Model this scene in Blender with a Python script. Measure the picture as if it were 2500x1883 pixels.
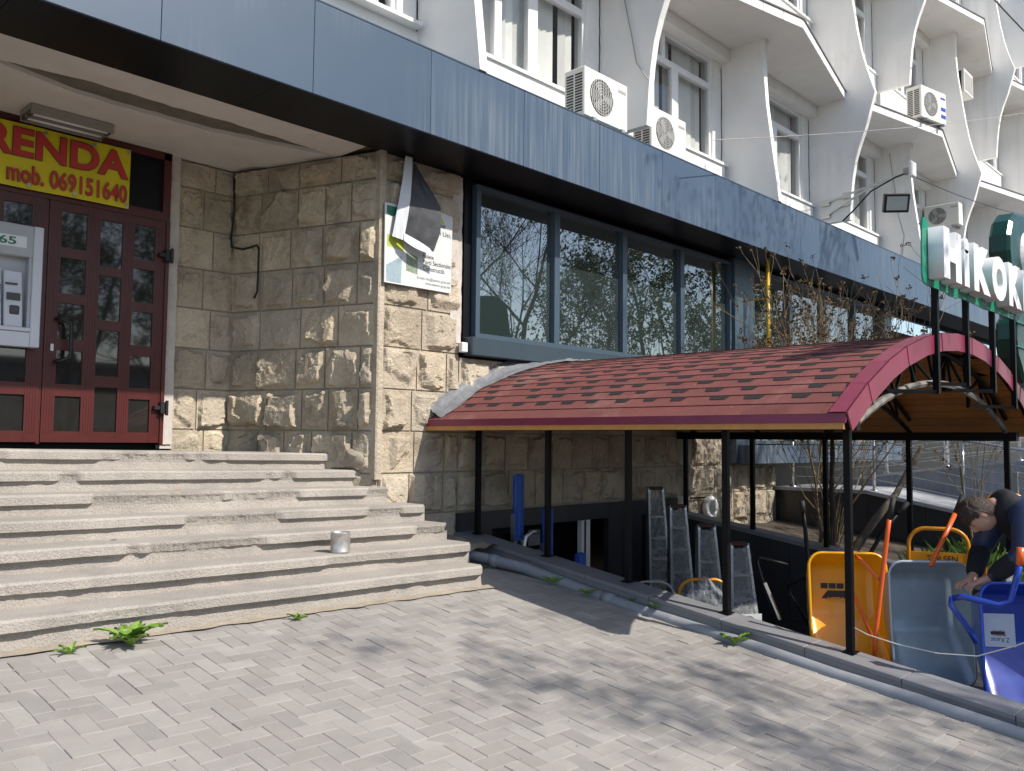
import bpy, bmesh, math, random
from mathutils import Vector, Matrix, noise
for o in list(bpy.data.objects): bpy.data.objects.remove(o)
S = bpy.context.scene
COL = S.collection
EYE = 1.87                      # everything below is measured from eye level; the whole scene is lifted by EYE at the end
# ------------------------------------------------------------------ camera
yaw, pit, rol = math.radians(46.319), math.radians(3.680), math.radians(.5463)
fw = Vector((math.sin(yaw)*math.cos(pit), math.cos(yaw)*math.cos(pit), math.sin(pit)))
rt = Vector((math.cos(yaw), -math.sin(yaw), 0)); up = rt.cross(fw)
r2 = rt*math.cos(rol) + up*math.sin(rol); u2 = up*math.cos(rol) - rt*math.sin(rol)
cam = bpy.data.cameras.new('camera'); camo = bpy.data.objects.new('camera', cam); COL.objects.link(camo)
cam.sensor_width = 36; cam.sensor_fit = 'HORIZONTAL'; cam.lens = 2117.92/2500*36; cam.clip_end = 2000; cam.clip_start = .05
camo.matrix_world = Matrix(((r2.x, u2.x, -fw.x, 0), (r2.y, u2.y, -fw.y, 0), (r2.z, u2.z, -fw.z, EYE), (0, 0, 0, 1)))
S.camera = camo
S.render.resolution_x, S.render.resolution_y = 1024, 771
# ------------------------------------------------------------------ sky and sun
W = bpy.data.worlds.new('World'); S.world = W; W.use_nodes = True
wn = W.node_tree.nodes; wl = W.node_tree.links
sky = wn.new('ShaderNodeTexSky'); sky.sky_type = 'NISHITA'; sky.sun_disc = False
sky.sun_elevation = math.radians(43.9); sky.sun_rotation = math.radians(164.4)
sky.air_density = 1.0; sky.dust_density = .9; sky.ozone_density = 1.0
bg = wn['Background']; bg.inputs[1].default_value = .15
wl.new(sky.outputs[0], bg.inputs[0])
LD = Vector((-.28, 1.0, -1.0)).normalized()
sun = bpy.data.lights.new('sun', 'SUN'); sun.energy = 4.4; sun.angle = math.radians(.53); sun.color = (1, .945, .86)
suno = bpy.data.objects.new('sun', sun); COL.objects.link(suno); suno.rotation_euler = LD.to_track_quat('-Z', 'Y').to_euler()
suno.location = (3, -8, 12)
S.view_settings.view_transform = 'Standard'; S.view_settings.look = 'None'; S.view_settings.exposure = .40; S.view_settings.gamma = 1
S.view_settings.use_curve_mapping = False
S.render.engine = 'CYCLES'
# ------------------------------------------------------------------ materials
MATS = {}
def mat(name, col, rough=.6, metal=0., var=.12, vs=3., bump=0., bs=40., rnd=0., ior=1.5, dirt=None, ds=1.2, dth=.55, streak=None, col2=None, hue=0., trans=0., alpha=1., coat=0., fine=0., fs=220., ss=28.):
    m = bpy.data.materials.new(name); m.use_nodes = True; MATS[name] = m
    n = m.node_tree.nodes; l = m.node_tree.links; b = n['Principled BSDF']
    b.inputs['Roughness'].default_value = rough; b.inputs['Metallic'].default_value = metal; b.inputs['IOR'].default_value = ior
    b.inputs['Coat Weight'].default_value = coat; b.inputs['Transmission Weight'].default_value = trans; b.inputs['Alpha'].default_value = alpha
    g = n.new('ShaderNodeNewGeometry')
    cur = n.new('ShaderNodeRGB'); cur.outputs[0].default_value = (*col, 1); cur = cur.outputs[0]
    def nz(scale, det=5., rg=.6, vec=None):
        t = n.new('ShaderNodeTexNoise'); t.inputs['Scale'].default_value = scale; t.inputs['Detail'].default_value = det; t.inputs['Roughness'].default_value = rg
        l.new(vec or g.outputs['Position'], t.inputs['Vector']); return t.outputs[0]
    def rng(v, a, b_, c=0., d=1.):
        t = n.new('ShaderNodeMapRange'); t.inputs[1].default_value = a; t.inputs[2].default_value = b_; t.inputs[3].default_value = c; t.inputs[4].default_value = d
        l.new(v, t.inputs[0]); return t.outputs[0]
    def mix(fac, a, bcol, mode='MIX'):
        t = n.new('ShaderNodeMix'); t.data_type = 'RGBA'; t.blend_type = mode
        if hasattr(fac, 'links'): l.new(fac, t.inputs[0])
        else: t.inputs[0].default_value = fac
        for s, v in ((6, a), (7, bcol)):
            if hasattr(v, 'links'): l.new(v, t.inputs[s])
            else: t.inputs[s].default_value = (*v, 1)
        return t.outputs[2]
    def scale_val(colr, v):
        t = n.new('ShaderNodeHueSaturation'); l.new(colr, t.inputs['Color']); l.new(v, t.inputs['Value']); return t
    if rnd or hue:
        oi = n.new('ShaderNodeObjectInfo'); ad = n.new('ShaderNodeMath'); l.new(oi.outputs['Random'], ad.inputs[0]); l.new(g.outputs['Random Per Island'], ad.inputs[1])
        fr = n.new('ShaderNodeMath'); fr.operation = 'FRACT'; l.new(ad.outputs[0], fr.inputs[0])
        h = scale_val(cur, rng(fr.outputs[0], 0, 1, 1-rnd, 1+rnd)); cur = h.outputs[0]
        if hue and col2:
            m7 = n.new('ShaderNodeMath'); m7.operation = 'MULTIPLY'; m7.inputs[1].default_value = 7.31; l.new(fr.outputs[0], m7.inputs[0])
            f2 = n.new('ShaderNodeMath'); f2.operation = 'FRACT'; l.new(m7.outputs[0], f2.inputs[0])
            cur = mix(rng(f2.outputs[0], 0, 1, 0, hue), cur, col2)
    elif col2: cur = mix(rng(nz(vs*.6), .4, .65), cur, col2)
    if var: cur = scale_val(cur, rng(nz(vs), .25, .75, 1-var, 1+var)).outputs[0]
    if fine: cur = scale_val(cur, rng(nz(fs, 2.), .3, .7, 1-fine, 1+fine)).outputs[0]
    if dirt: cur = mix(rng(nz(ds, 8., .7), dth, dth+.22), cur, dirt)
    if streak:
        mp = n.new('ShaderNodeMapping'); mp.inputs['Scale'].default_value = (ss, ss, .7 if ss > 20 else .35); l.new(g.outputs['Position'], mp.inputs[0])
        a = rng(nz(1., 4., .6, mp.outputs[0]), .42, .72); bb = rng(nz(.55, 2.), .42, .6)
        t = n.new('ShaderNodeMath'); t.operation = 'MULTIPLY'; l.new(a, t.inputs[0]); l.new(bb, t.inputs[1]); cur = mix(t.outputs[0], cur, streak)
    l.new(cur, b.inputs['Base Color'])
    if bump:
        bp = n.new('ShaderNodeBump'); bp.inputs['Strength'].default_value = bump; bp.inputs['Distance'].default_value = .02
        l.new(nz(bs, 6., .65), bp.inputs['Height']); l.new(bp.outputs[0], b.inputs['Normal'])
    return m
mat('stone', (.475, .395, .285), .92, var=.26, vs=3.2, bump=.95, bs=38, rnd=.16, dirt=(.20, .15, .10), ds=3.0, dth=.54, hue=.6, col2=(.44, .385, .31), fine=.14, fs=90)
mat('mortar', (.33, .28, .215), .95, var=.2, vs=4, bump=.5, bs=60, dirt=(.17, .14, .11), ds=3)
mat('plaster_strip', (.52, .47, .42), .9, var=.15, vs=5, bump=.3, bs=40, dirt=(.3, .26, .23), ds=4)
mat('concrete_step', (.372, .335, .295), .93, var=.16, vs=2., bump=.7, bs=70, fine=.22, fs=130, dirt=(.29, .265, .24), ds=2.5, dth=.53)
mat('paver', (.288, .270, .246), .88, var=.1, vs=5, bump=.2, bs=150, rnd=.13, fine=.1, fs=300, hue=.45, col2=(.27, .238, .215), dirt=(.20, .19, .175), ds=4, dth=.6)
mat('joint_sand', (.33, .31, .28), .95, var=.2, vs=8, bump=.3, bs=120)
mat('asphalt', (.07, .07, .072), .9, var=.2, vs=3, bump=.4, bs=90)
mat('white_plaster', (.82, .80, .77), .85, var=.06, vs=1.5, bump=.12, bs=50, dirt=(.60, .565, .52), ds=1.1, dth=.6, streak=(.70, .68, .645), ss=7.)
mat('white_edge', (.80, .785, .755), .85, var=.07, vs=4, dirt=(.46, .41, .35), ds=5, dth=.62)
mat('slab_under', (.72, .69, .65), .9, var=.07, vs=2, dirt=(.36, .33, .29), ds=2.4, dth=.64)
mat('pvc_white', (.78, .78, .78), .35, var=.03)
mat('flashing_dark', (.16, .155, .15), .7)
mat('fascia_blue', (.058, .090, .136), .38, var=.06, vs=1.2, streak=(.15, .178, .21), ior=1.42, rnd=.05)
mat('sill_blue', (.038, .058, .075), .4, var=.08)
mat('frame_blue', (.055, .085, .115), .35, var=.05)
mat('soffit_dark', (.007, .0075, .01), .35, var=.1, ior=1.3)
mat('ceiling', (.62, .57, .515), .92, var=.1, vs=2.2, bump=.25, bs=18, dirt=(.4, .34, .28), ds=3, dth=.62)
mat('spall', (.17, .145, .11), .95, var=.3, vs=5, bump=.8, bs=30)
mat('glass', (.026, .038, .036), .012, var=0, ior=3.1)
mat('film', (.05, .065, .068), .3, var=0)
mat('door_pvc', (.075, .013, .011), .32, var=.15, vs=6)
mat('door_glass', (.02, .019, .017), .03, var=.2, vs=30, ior=1.7)
mat('blind', (.70, .68, .645), .8, var=.08, vs=3, rnd=.16)
mat('room_dark', (.16, .155, .15), .9)
mat('black_metal', (.006, .006, .0075), .42, var=.2, vs=6, ior=1.22)
mat('scraped_metal', (.22, .205, .18), .7, var=.5, vs=18, dirt=(.012, .012, .012), ds=9, dth=.44)
mat('black_plastic', (.01, .01, .01), .45)
mat('shingle', (.17, .05, .043), .95, var=.16, vs=4, fine=.4, fs=300, rnd=.07, bump=.3, bs=260, dirt=(.27, .14, .12), ds=1.3, dth=.56)
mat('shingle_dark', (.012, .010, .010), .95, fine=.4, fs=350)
mat('burgundy', (.21, .026, .06), .34, var=.15, vs=5, dirt=(.34, .16, .18), ds=7, dth=.66)
mat('wood', (.40, .165, .04), .42, var=.2, vs=3, rnd=.18, dirt=(.16, .055, .012), ds=9, dth=.66)
mat('wood_edge', (.50, .235, .062), .45, var=.15, vs=6)
mat('lead', (.18, .185, .195), .5, metal=.0, var=.3, vs=9, bump=1., bs=12)
mat('granite', (.20, .20, .21), .5, var=.1, vs=3, fine=.35, fs=420, bump=.05, bs=200, rnd=.06, dirt=(.26, .255, .245), ds=2.2, dth=.6)
mat('dark_tile', (.028, .029, .034), .35, var=.1, vs=2, rnd=.12)
mat('pit_floor', (.06, .06, .062), .8, var=.2, vs=3)
mat('pipe_grey', (.25, .26, .28), .5, var=.12, vs=4, dirt=(.4, .38, .35), ds=5, dth=.58)
mat('steel', (.62, .62, .62), .28, metal=1., var=.1)
mat('alu', (.55, .55, .55), .38, metal=1., var=.15)
mat('ac_white', (.70, .675, .615), .5, var=.05, dirt=(.5, .46, .4), ds=6, dth=.65)
mat('ac_dark', (.025, .026, .028), .6)
mat('sign_white', (.80, .80, .80), .3, var=.02)
mat('sign_green', (.012, .27, .155), .25, var=.05, alpha=.82)
mat('drill_green', (.004, .052, .032), .25, var=.1)
mat('banner_yellow', (.66, .54, .008), .55, var=.08, vs=6, bump=.25, bs=9)
mat('print_red', (.50, .035, .03), .55, var=0)
mat('print_dark', (.03, .025, .025), .6, var=0)
mat('print_grey', (.22, .22, .22), .6, var=0)
mat('print_green', (.02, .16, .09), .5, var=0)
mat('paper_white', (.60, .615, .64), .6, var=.05, vs=5, bump=.12, bs=14)
mat('paper_black', (.035, .035, .04), .5, var=.25, vs=7, bump=.2, bs=14)
mat('board', (.60, .615, .60), .45, var=.1, vs=5)
mat('lime', (.42, .48, .06), .5); mat('teal', (.28, .36, .39), .5, var=.25, vs=9); mat('leafprint', (.22, .27, .19), .5, var=.5, vs=25)
mat('far_wall', (.30, .28, .25), .9, var=.1); mat('far_glass', (.03, .035, .04), .2)
mat('atm_grey', (.42, .43, .45), .4, var=.04); mat('atm_light', (.60, .62, .66), .4, var=.04); mat('atm_dark', (.05, .05, .055), .3)
mat('screen_white', (.75, .78, .76), .4)
mat('tin', (.55, .53, .5), .4, metal=.7, var=.2, vs=20, dirt=(.25, .12, .05), ds=18, dth=.55)
mat('yellow_paint', (.83, .38, .005), .25, var=.05, vs=3, coat=.3)
mat('grey_paint', (.40, .46, .50), .3, var=.1, vs=12, metal=.35)
mat('blue_paint', (.012, .045, .33), .25, var=.05, coat=.3)
mat('orange_paint', (.75, .12, .02), .3, var=.05)
mat('trolley', (.72, .27, .006), .3, var=.05)
mat('rubber', (.012, .012, .012), .7)
mat('plastic_wrap', (.5, .52, .54), .12, var=.4, vs=14, alpha=.4, bump=.9, bs=22)
mat('blue_wrap', (.012, .07, .33), .35, var=.3, vs=12, bump=.6, bs=25)
mat('brown_plastic', (.07, .025, .02), .5)
mat('gas_yellow', (.62, .38, .01), .4, var=.1)
mat('bark', (.07, .055, .04), .95, var=.35, vs=9, bump=.8, bs=30)
mat('twig', (.16, .12, .075), .9, var=.3, vs=8)
mat('twig_pale', (.21, .155, .09), .9, var=.3, vs=8)
mat('dry_flower', (.125, .078, .032), .95, var=.4, vs=20)
mat('leaf', (.10, .17, .03), .6, var=.3, vs=2, rnd=.3)
mat('leaf_olive', (.12, .145, .03), .6, var=.35, vs=1.5, rnd=.35)
mat('weed', (.15, .26, .035), .5, var=.25, vs=30, rnd=.2)
mat('soil', (.09, .07, .05), .95, var=.3, vs=5, bump=.6, bs=25)
mat('ramp_tile', (.38, .385, .40), .55, var=.1, vs=2, rnd=.1)
mat('ramp_side', (.24, .255, .28), .6, var=.35, vs=2.2, streak=(.34, .35, .37))
mat('fluor', (.30, .265, .22), .3, var=.1)
mat('skin', (.50, .27, .19), .5, var=.06); mat('hair', (.045, .025, .016), .6, var=.4, vs=40, bump=.9, bs=55)
mat('jacket', (.02, .034, .085), .5, var=.2, vs=6, bump=.35, bs=12); mat('hoodie', (.009, .009, .011), .85, var=.3, vs=12, bump=.3, bs=18)
mat('trousers', (.012, .013, .017), .85)
mat('string', (.6, .57, .5), .8); mat('cable', (.012, .012, .012), .6); mat('cable_grey', (.35, .33, .31), .6)
mat('antenna', (.75, .74, .72), .4); mat('flood_glass', (.45, .47, .44), .15); mat('chain', (.45, .45, .45), .4, metal=.8)
mat('litter_red', (.6, .05, .04), .5); mat('litter_blue', (.03, .05, .25), .5); mat('soot', (.05, .048, .045), .95)
# translucent pane for the upper windows: clear sheet with a mirror sheen
def pane_mat(name, tint, f):
    m = bpy.data.materials.new(name); m.use_nodes = True; MATS[name] = m; n = m.node_tree.nodes; l = m.node_tree.links
    n.remove(n['Principled BSDF']); t = n.new('ShaderNodeBsdfTransparent'); t.inputs[0].default_value = (*tint, 1)
    g = n.new('ShaderNodeBsdfGlossy'); g.inputs['Roughness'].default_value = .02; fr = n.new('ShaderNodeFresnel'); fr.inputs[0].default_value = f
    mx = n.new('ShaderNodeMixShader'); gb = n.new('ShaderNodeNewGeometry'); iv = n.new('ShaderNodeMath'); iv.operation = 'SUBTRACT'; iv.inputs[0].default_value = 1.; l.new(gb.outputs['Backfacing'], iv.inputs[1]); ml = n.new('ShaderNodeMath'); ml.operation = 'MULTIPLY'; l.new(fr.outputs[0], ml.inputs[0]); l.new(iv.outputs[0], ml.inputs[1]); l.new(ml.outputs[0], mx.inputs[0]); l.new(t.outputs[0], mx.inputs[1]); l.new(g.outputs[0], mx.inputs[2])
    l.new(mx.outputs[0], n['Material Output'].inputs[0])
pane_mat('pane', (.93, .94, .94), 1.55)
# ------------------------------------------------------------------ mesh helpers
class MB:
    def __init__(s): s.v = []; s.f = []
    def add(s, vs, fs):
        b = len(s.v); s.v += [tuple(p) for p in vs]; s.f += [tuple(i+b for i in f) for f in fs]; return s
    def box(s, x0, x1, y0, y1, z0, z1):
        return s.add([(x0, y0, z0), (x1, y0, z0), (x1, y1, z0), (x0, y1, z0), (x0, y0, z1), (x1, y0, z1), (x1, y1, z1), (x0, y1, z1)],
                     [(0, 3, 2, 1), (4, 5, 6, 7), (0, 1, 5, 4), (1, 2, 6, 5), (2, 3, 7, 6), (3, 0, 4, 7)])
    def hexa(s, b4, t4): return s.add(list(b4)+list(t4), [(0, 3, 2, 1), (4, 5, 6, 7), (0, 1, 5, 4), (1, 2, 6, 5), (2, 3, 7, 6), (3, 0, 4, 7)])
    def prism(s, poly, d):
        n = len(poly); d = Vector(d); a = [Vector(p) for p in poly]
        return s.add(a+[p+d for p in a], [tuple(range(n))[::-1], tuple(range(n, 2*n))]+[(i, (i+1) % n, n+(i+1) % n, n+i) for i in range(n)])
    def tube(s, pts, r, k=8, cap=True):
        pts = [Vector(p) for p in pts]; rr = r if isinstance(r, (list, tuple)) else [r]*len(pts); b = len(s.v); prev = None
        for i, p in enumerate(pts):
            t = (pts[min(i+1, len(pts)-1)]-pts[max(i-1, 0)]).normalized()
            if prev is None: a = t.cross(Vector((0, 0, 1)) if abs(t.z) < .9 else Vector((1, 0, 0))).normalized()
            else: a = (prev-t*prev.dot(t)).normalized()
            prev = a; c = t.cross(a)
            for j in range(k):
                w = 2*math.pi*j/k; s.v.append(tuple(p+(a*math.cos(w)+c*math.sin(w))*rr[i]))
        for i in range(len(pts)-1):
            for j in range(k): s.f.append((b+i*k+j, b+i*k+(j+1) % k, b+(i+1)*k+(j+1) % k, b+(i+1)*k+j))
        if cap: s.f.append(tuple(b+j for j in range(k))[::-1]); s.f.append(tuple(b+(len(pts)-1)*k+j for j in range(k)))
        return s
    def bar(s, p, q, w, h=None):          # square section bar between two points
        p, q = Vector(p), Vector(q); h = h or w; t = (q-p).normalized(); a = t.cross(Vector((0, 0, 1)) if abs(t.z) < .95 else Vector((0, 1, 0))).normalized(); c = a.cross(t)
        o = [a*w/2*i+c*h/2*j for i, j in ((-1, -1), (1, -1), (1, 1), (-1, 1))]
        return s.hexa([p+x for x in o], [q+x for x in o])
    def lathe(s, prof, c=(0, 0, 0), k=20, ax='z'):
        b = len(s.v); c = Vector(c)
        for r, h in prof:
            for j in range(k):
                w = 2*math.pi*j/k; x, y = r*math.cos(w), r*math.sin(w)
                s.v.append(tuple(c+Vector({'z': (x, y, h), 'y': (x, h, y), 'x': (h, x, y)}[ax])))
        for i in range(len(prof)-1):
            for j in range(k): s.f.append((b+i*k+j, b+i*k+(j+1) % k, b+(i+1)*k+(j+1) % k, b+(i+1)*k+j))
        return s
    def grid(s, fn, nu, nv):
        b = len(s.v)
        for i in range(nu+1):
            for j in range(nv+1): s.v.append(tuple(fn(i/nu, j/nv)))
        for i in range(nu):
            for j in range(nv):
                q = b+i*(nv+1)+j; s.f.append((q, q+nv+1, q+nv+2, q+1))
        return s
    def mesh(s, name):
        m = bpy.data.meshes.new(name); m.from_pydata(s.v, [], s.f); m.update(); return m
    def build(s, name, mt, par=None, smooth=False, bevel=0, fix=True):
        m = s.mesh(name)
        if fix or bevel:
            bm = bmesh.new(); bm.from_mesh(m); bmesh.ops.recalc_face_normals(bm, faces=bm.faces)
            if bevel: bmesh.ops.bevel(bm, geom=[e for e in bm.edges if len(e.link_faces) == 2 and e.calc_face_angle(0) > .5], offset=bevel, segments=1, affect='EDGES', profile=.5)
            bm.to_mesh(m); bm.free()
        return obj(name, m, mt, par, smooth)
def obj(name, m, mt, par=None, smooth=False):
    o = bpy.data.objects.new(name, m); COL.objects.link(o)
    if mt and not m.materials: m.materials.append(MATS[mt])
    if smooth:
        for p in m.polygons: p.use_smooth = True
    if par: o.parent = par
    return o
def tag(o, label=None, cat=None, group=None, kind=None):
    for k, v in (('label', label), ('category', cat), ('group', group), ('kind', kind)):
        if v: o[k] = v
    return o
def thing(name, label, cat, loc=(0, 0, 0), group=None, rot=None):
    o = bpy.data.objects.new(name, None); COL.objects.link(o); o.location = loc; o.empty_display_size = .1
    if rot: o.rotation_euler = rot
    return tag(o, label, cat, group)
def copy_tree(o, par=None):
    c = o.copy(); COL.objects.link(c); c.parent = par
    for ch in list(o.children): copy_tree(ch, c)
    return c
def sstep(a, b, x):
    t = max(0., min(1., (x-a)/(b-a))); return t*t*(3-2*t)
def nz(x, y=0., z=0.): return noise.noise(Vector((x, y, z)))
def text_mesh(body, w, h, depth=.0, bold=0., shear=0.):
    c = bpy.data.curves.new('lettering', 'FONT'); c.body = body; c.size = 1; c.offset = bold; c.extrude = .5 if depth else 0; c.shear = shear; c.resolution_u = 4
    o = bpy.data.objects.new('lettering', c); COL.objects.link(o); m = bpy.data.meshes.new_from_object(o); bpy.data.objects.remove(o)
    xs = [v.co.x for v in m.vertices]; ys = [v.co.y for v in m.vertices]; x0, x1, y0, y1 = min(xs), max(xs), min(ys), max(ys)
    for v in m.vertices: v.co = ((v.co.x-x0)/(x1-x0)*w, v.co.z*depth if depth else 0, (v.co.y-y0)/(y1-y0)*h)   # x across, z up, reads from -y
    m.materials.clear(); return m
def lettering(name, body, w, h, loc, mt, par, depth=0., bold=0., rot=(0, 0, 0), shear=0.):
    o = obj(name, text_mesh(body, w, h, depth, bold, shear), mt, par); o.location = loc; o.rotation_euler = rot; return o
random.seed(7)
# ================================================================== ground
def gz(x, y):
    x = max(0., min(7., x)); yy = max(-.2, min(y, 5.6))
    return -1.155-.0145*(x-3)+.13*(yy-5.2)
g = MB(); xs = [-400, -60, -10, 0, 2, 4, 5.82]; ys = [-400, -60, -12, -.2, 1.2, 2.4, 3.6, 5.6, 7]
def sheet(xs, ys, f):
    m = MB(); m.v = [(x, y, f(x, y)) for x in xs for y in ys]; k = len(ys)
    m.f = [(i*k+j, (i+1)*k+j, (i+1)*k+j+1, i*k+j+1) for i in range(len(xs)-1) for j in range(k-1)]; return m
gm = sheet([-400, -60, -10, 0, 7, 30, 60, 400], [-400, -60, -12, -.2], lambda x, y: gz(x, y)-.016)
gm.add([(-400, -.2, gz(0, -.2)-.012), (0, -.2, gz(0, -.2)-.012), (0, 5.6, gz(0, 5.6)-.012), (-400, 60, gz(0, 5.6)-.012)], [(0, 1, 2, 3)])
ground = tag(gm.build('ground', 'asphalt'), kind='structure')
pv = sheet([0, 2, 4, 5.86], [-.2, 1.2, 2.4, 3.6, 5.6], lambda x, y: gz(x, y)-.0035)
pavement = tag(pv.build('pavement', 'joint_sand'), kind='structure')
# herringbone pavers, each a block with its own edges
tilt = Matrix(((1, 0, 0), (0, 1, 0), (0, 0, 1)))
nrm = Vector((.0145, -.13, 1)).normalized()
ex = Vector((1, 0, -.0145)).normalized(); ey = nrm.cross(ex)
BR = MB(); bw, bl = .0972, .1972; c = .0026
BR.v = [(-bl/2, -bw/2, -.03), (bl/2, -bw/2, -.03), (bl/2, bw/2, -.03), (-bl/2, bw/2, -.03),
        (-bl/2, -bw/2, -c), (bl/2, -bw/2, -c), (bl/2, bw/2, -c), (-bl/2, bw/2, -c),
        (-bl/2+c, -bw/2+c, 0), (bl/2-c, -bw/2+c, 0), (bl/2-c, bw/2-c, 0), (-bl/2+c, bw/2-c, 0)]
BR.f = [(0, 1, 5, 4), (1, 2, 6, 5), (2, 3, 7, 6), (3, 0, 4, 7), (4, 5, 9, 8), (5, 6, 10, 9), (6, 7, 11, 10), (7, 4, 8, 11), (8, 9, 10, 11)]
brick_mesh = BR.mesh('brick'); brick_mesh.materials.append(MATS['paver'])
cells = []
u = .1
for i in range(-70, 80):
    for j in range(-70, 80):
        k = (i+j) % 4 if True else 0
        # 90 degree herringbone on a grid of .1 m cells
        m4 = (i-j) % 4
        if m4 == 0: cx, cy, h = (i+1)*u, (j+.5)*u, 0        # lies along x over cells (i,j),(i+1,j)
        elif m4 == 3: cx, cy, h = (i+.5)*u, (j+1)*u, 1      # lies along y over cells (i,j),(i,j+1)
        else: continue
        if -.1 < cx < 5.80 and .6 < cy < 5.22 and not (cy > 5.19): cells.append((cx, cy, h))
def ppx(x, y, z):
    q = Vector((x, y, z)); d = q.dot(fw); return 1250+2117.92*q.dot(r2)/d, 941.5-2117.92*q.dot(u2)/d, d
vis = []; rest = []
for cx, cy, h in cells:
    X, Y, d = ppx(cx, cy, gz(cx, cy))
    (vis if -60 < X < 2560 and Y < 1940 and d > 0 else rest).append((d, cx, cy, h))
vis.sort(); near = vis[:300]; rest += vis[300:]
J = MB(); R9 = Matrix.Rotation(math.pi/2, 3, 'Z'); rb = random.Random(3)
def brick_frame(cx, cy, h):
    A = Matrix((ex, ey, nrm)).transposed(); B = A @ R9 if h else A
    B = B @ Matrix.Rotation(rb.gauss(0, .005), 3, 'X') @ Matrix.Rotation(rb.gauss(0, .005), 3, 'Y') @ Matrix.Rotation(rb.gauss(0, .006), 3, 'Z')
    return B, Vector((cx, cy, gz(cx, cy)+rb.gauss(0, .0014)))
for d, cx, cy, h in near:
    B, p = brick_frame(cx, cy, h); o = obj('brick', brick_mesh, None, pavement); o.matrix_local = Matrix.Translation(p) @ B.to_4x4()
for d, cx, cy, h in rest:
    B, p = brick_frame(cx, cy, h); J.add([p+B @ Vector(v) for v in BR.v], BR.f)
tag(J.build('far_bricks', 'paver', pavement, fix=False), kind='stuff')
# ================================================================== entrance steps
steps = thing('entrance_steps', 'worn concrete entrance steps with chipped nosings, seven treads up to the red door', 'steps', (3, 5.2, -1.15))
yL, RS, TR = 6.83, .146, .291
def sz(i, x): return -.104-.0145*(x-3)-RS*i
XE = [4.76, 4.84, 4.95, 5.15, 5.17, 5.17, 5.03]
for i in range(7):
    x0, x1 = .2, XE[i]; N = 300; m = MB(); yi = yL-TR*i; rs = 10*i+3.7; oh = .030 if i < 4 else .046
    for k in range(N+1):
        x = x0+(x1-x0)*k/N
        chip = sstep(.12, .3, nz(x*1.1+rs, rs)+.25*nz(x*7, rs))*.95
        if i > 4: chip *= .35
        chip = min(1., chip); w = .003*nz(x*9, rs)+.002*nz(x*31, rs)
        endr = sstep(0, .05, x1-x) if i > 2 else 1.
        yo = (1-endr)*.035; zt = sz(i, x)+.004*nz(x*2, rs+5)
        rag = chip*(.02*abs(nz(x*14, rs+1))+.018*abs(nz(x*43, rs+2)))
        prof = [(yi+TR+.42, zt), (yi+.05, zt), (yi+.012+yo+rag*.4, zt-.002-(1-endr)*.008), (yi+w+chip*.012+yo+rag*.6, zt-.016-rag*.5), (yi+w+chip*.022+yo+rag, zt-.042),
                (yi+w*1.5+chip*.036+yo+rag*.5, zt-.068-.01*nz(x*20, rs)*chip), (yi+oh+.004-.008*chip, zt-.076+chip*.012), (yi+oh+.006-.004*chip+.004*nz(x*6, rs), zt-RS*.6), (yi+oh+.004*nz(x*5, rs+9), zt-RS-.02), (yi+oh, zt-RS-.15), (yi+TR+.42, zt-RS-.15)]
        m.v += [(x, y, z) for y, z in prof]
    P = 11
    for k in range(N):
        for q in range(P-1): a = k*P+q; m.f.append((a, a+P, a+P+1, a+1))
    m.f.append(tuple(N*P+q for q in range(P))); m.f.append(tuple(q for q in range(P))[::-1])
    o = m.build('step', 'concrete_step', None); o.parent = steps; o.matrix_parent_inverse = Matrix.Translation(-Vector((3, 5.2, -1.15)))
# rough lump of mortar patched against the side wall above the second tread
lump = MB().grid(lambda a, b: (4.80+(.07+.05*nz(a*2.2, b*3)+.02*nz(a*9, b*9))*math.cos(a*6.28)*math.sin(b*3.14), 6.62+(.15+.05*nz(a*3, b*3, 5))*math.sin(a*6.28)*math.sin(b*3.14), -.19-(.10+.05*nz(b*3, a*2, 2))*math.cos(b*3.14)), 40, 24)
o = lump.build('mortar_lump', 'mortar', steps, smooth=True); o.matrix_parent_inverse = Matrix.Translation(-Vector((3, 5.2, -1.15)))
# ================================================================== building
bld = thing('office_building', 'pale office block with wavy concrete fins over a blue-grey fascia and tan stone ground floor', 'building', (8, 6.41, 0))
BI = Matrix.Translation(-Vector((8, 6.41, 0)))
def bp(o, par=None):
    o.parent = par or bld
    if not par: o.matrix_parent_inverse = BI
    return o
def B_(mb, name, mt, par=None, **k): return bp(mb.build(name, mt, None, **k), par)
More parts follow.
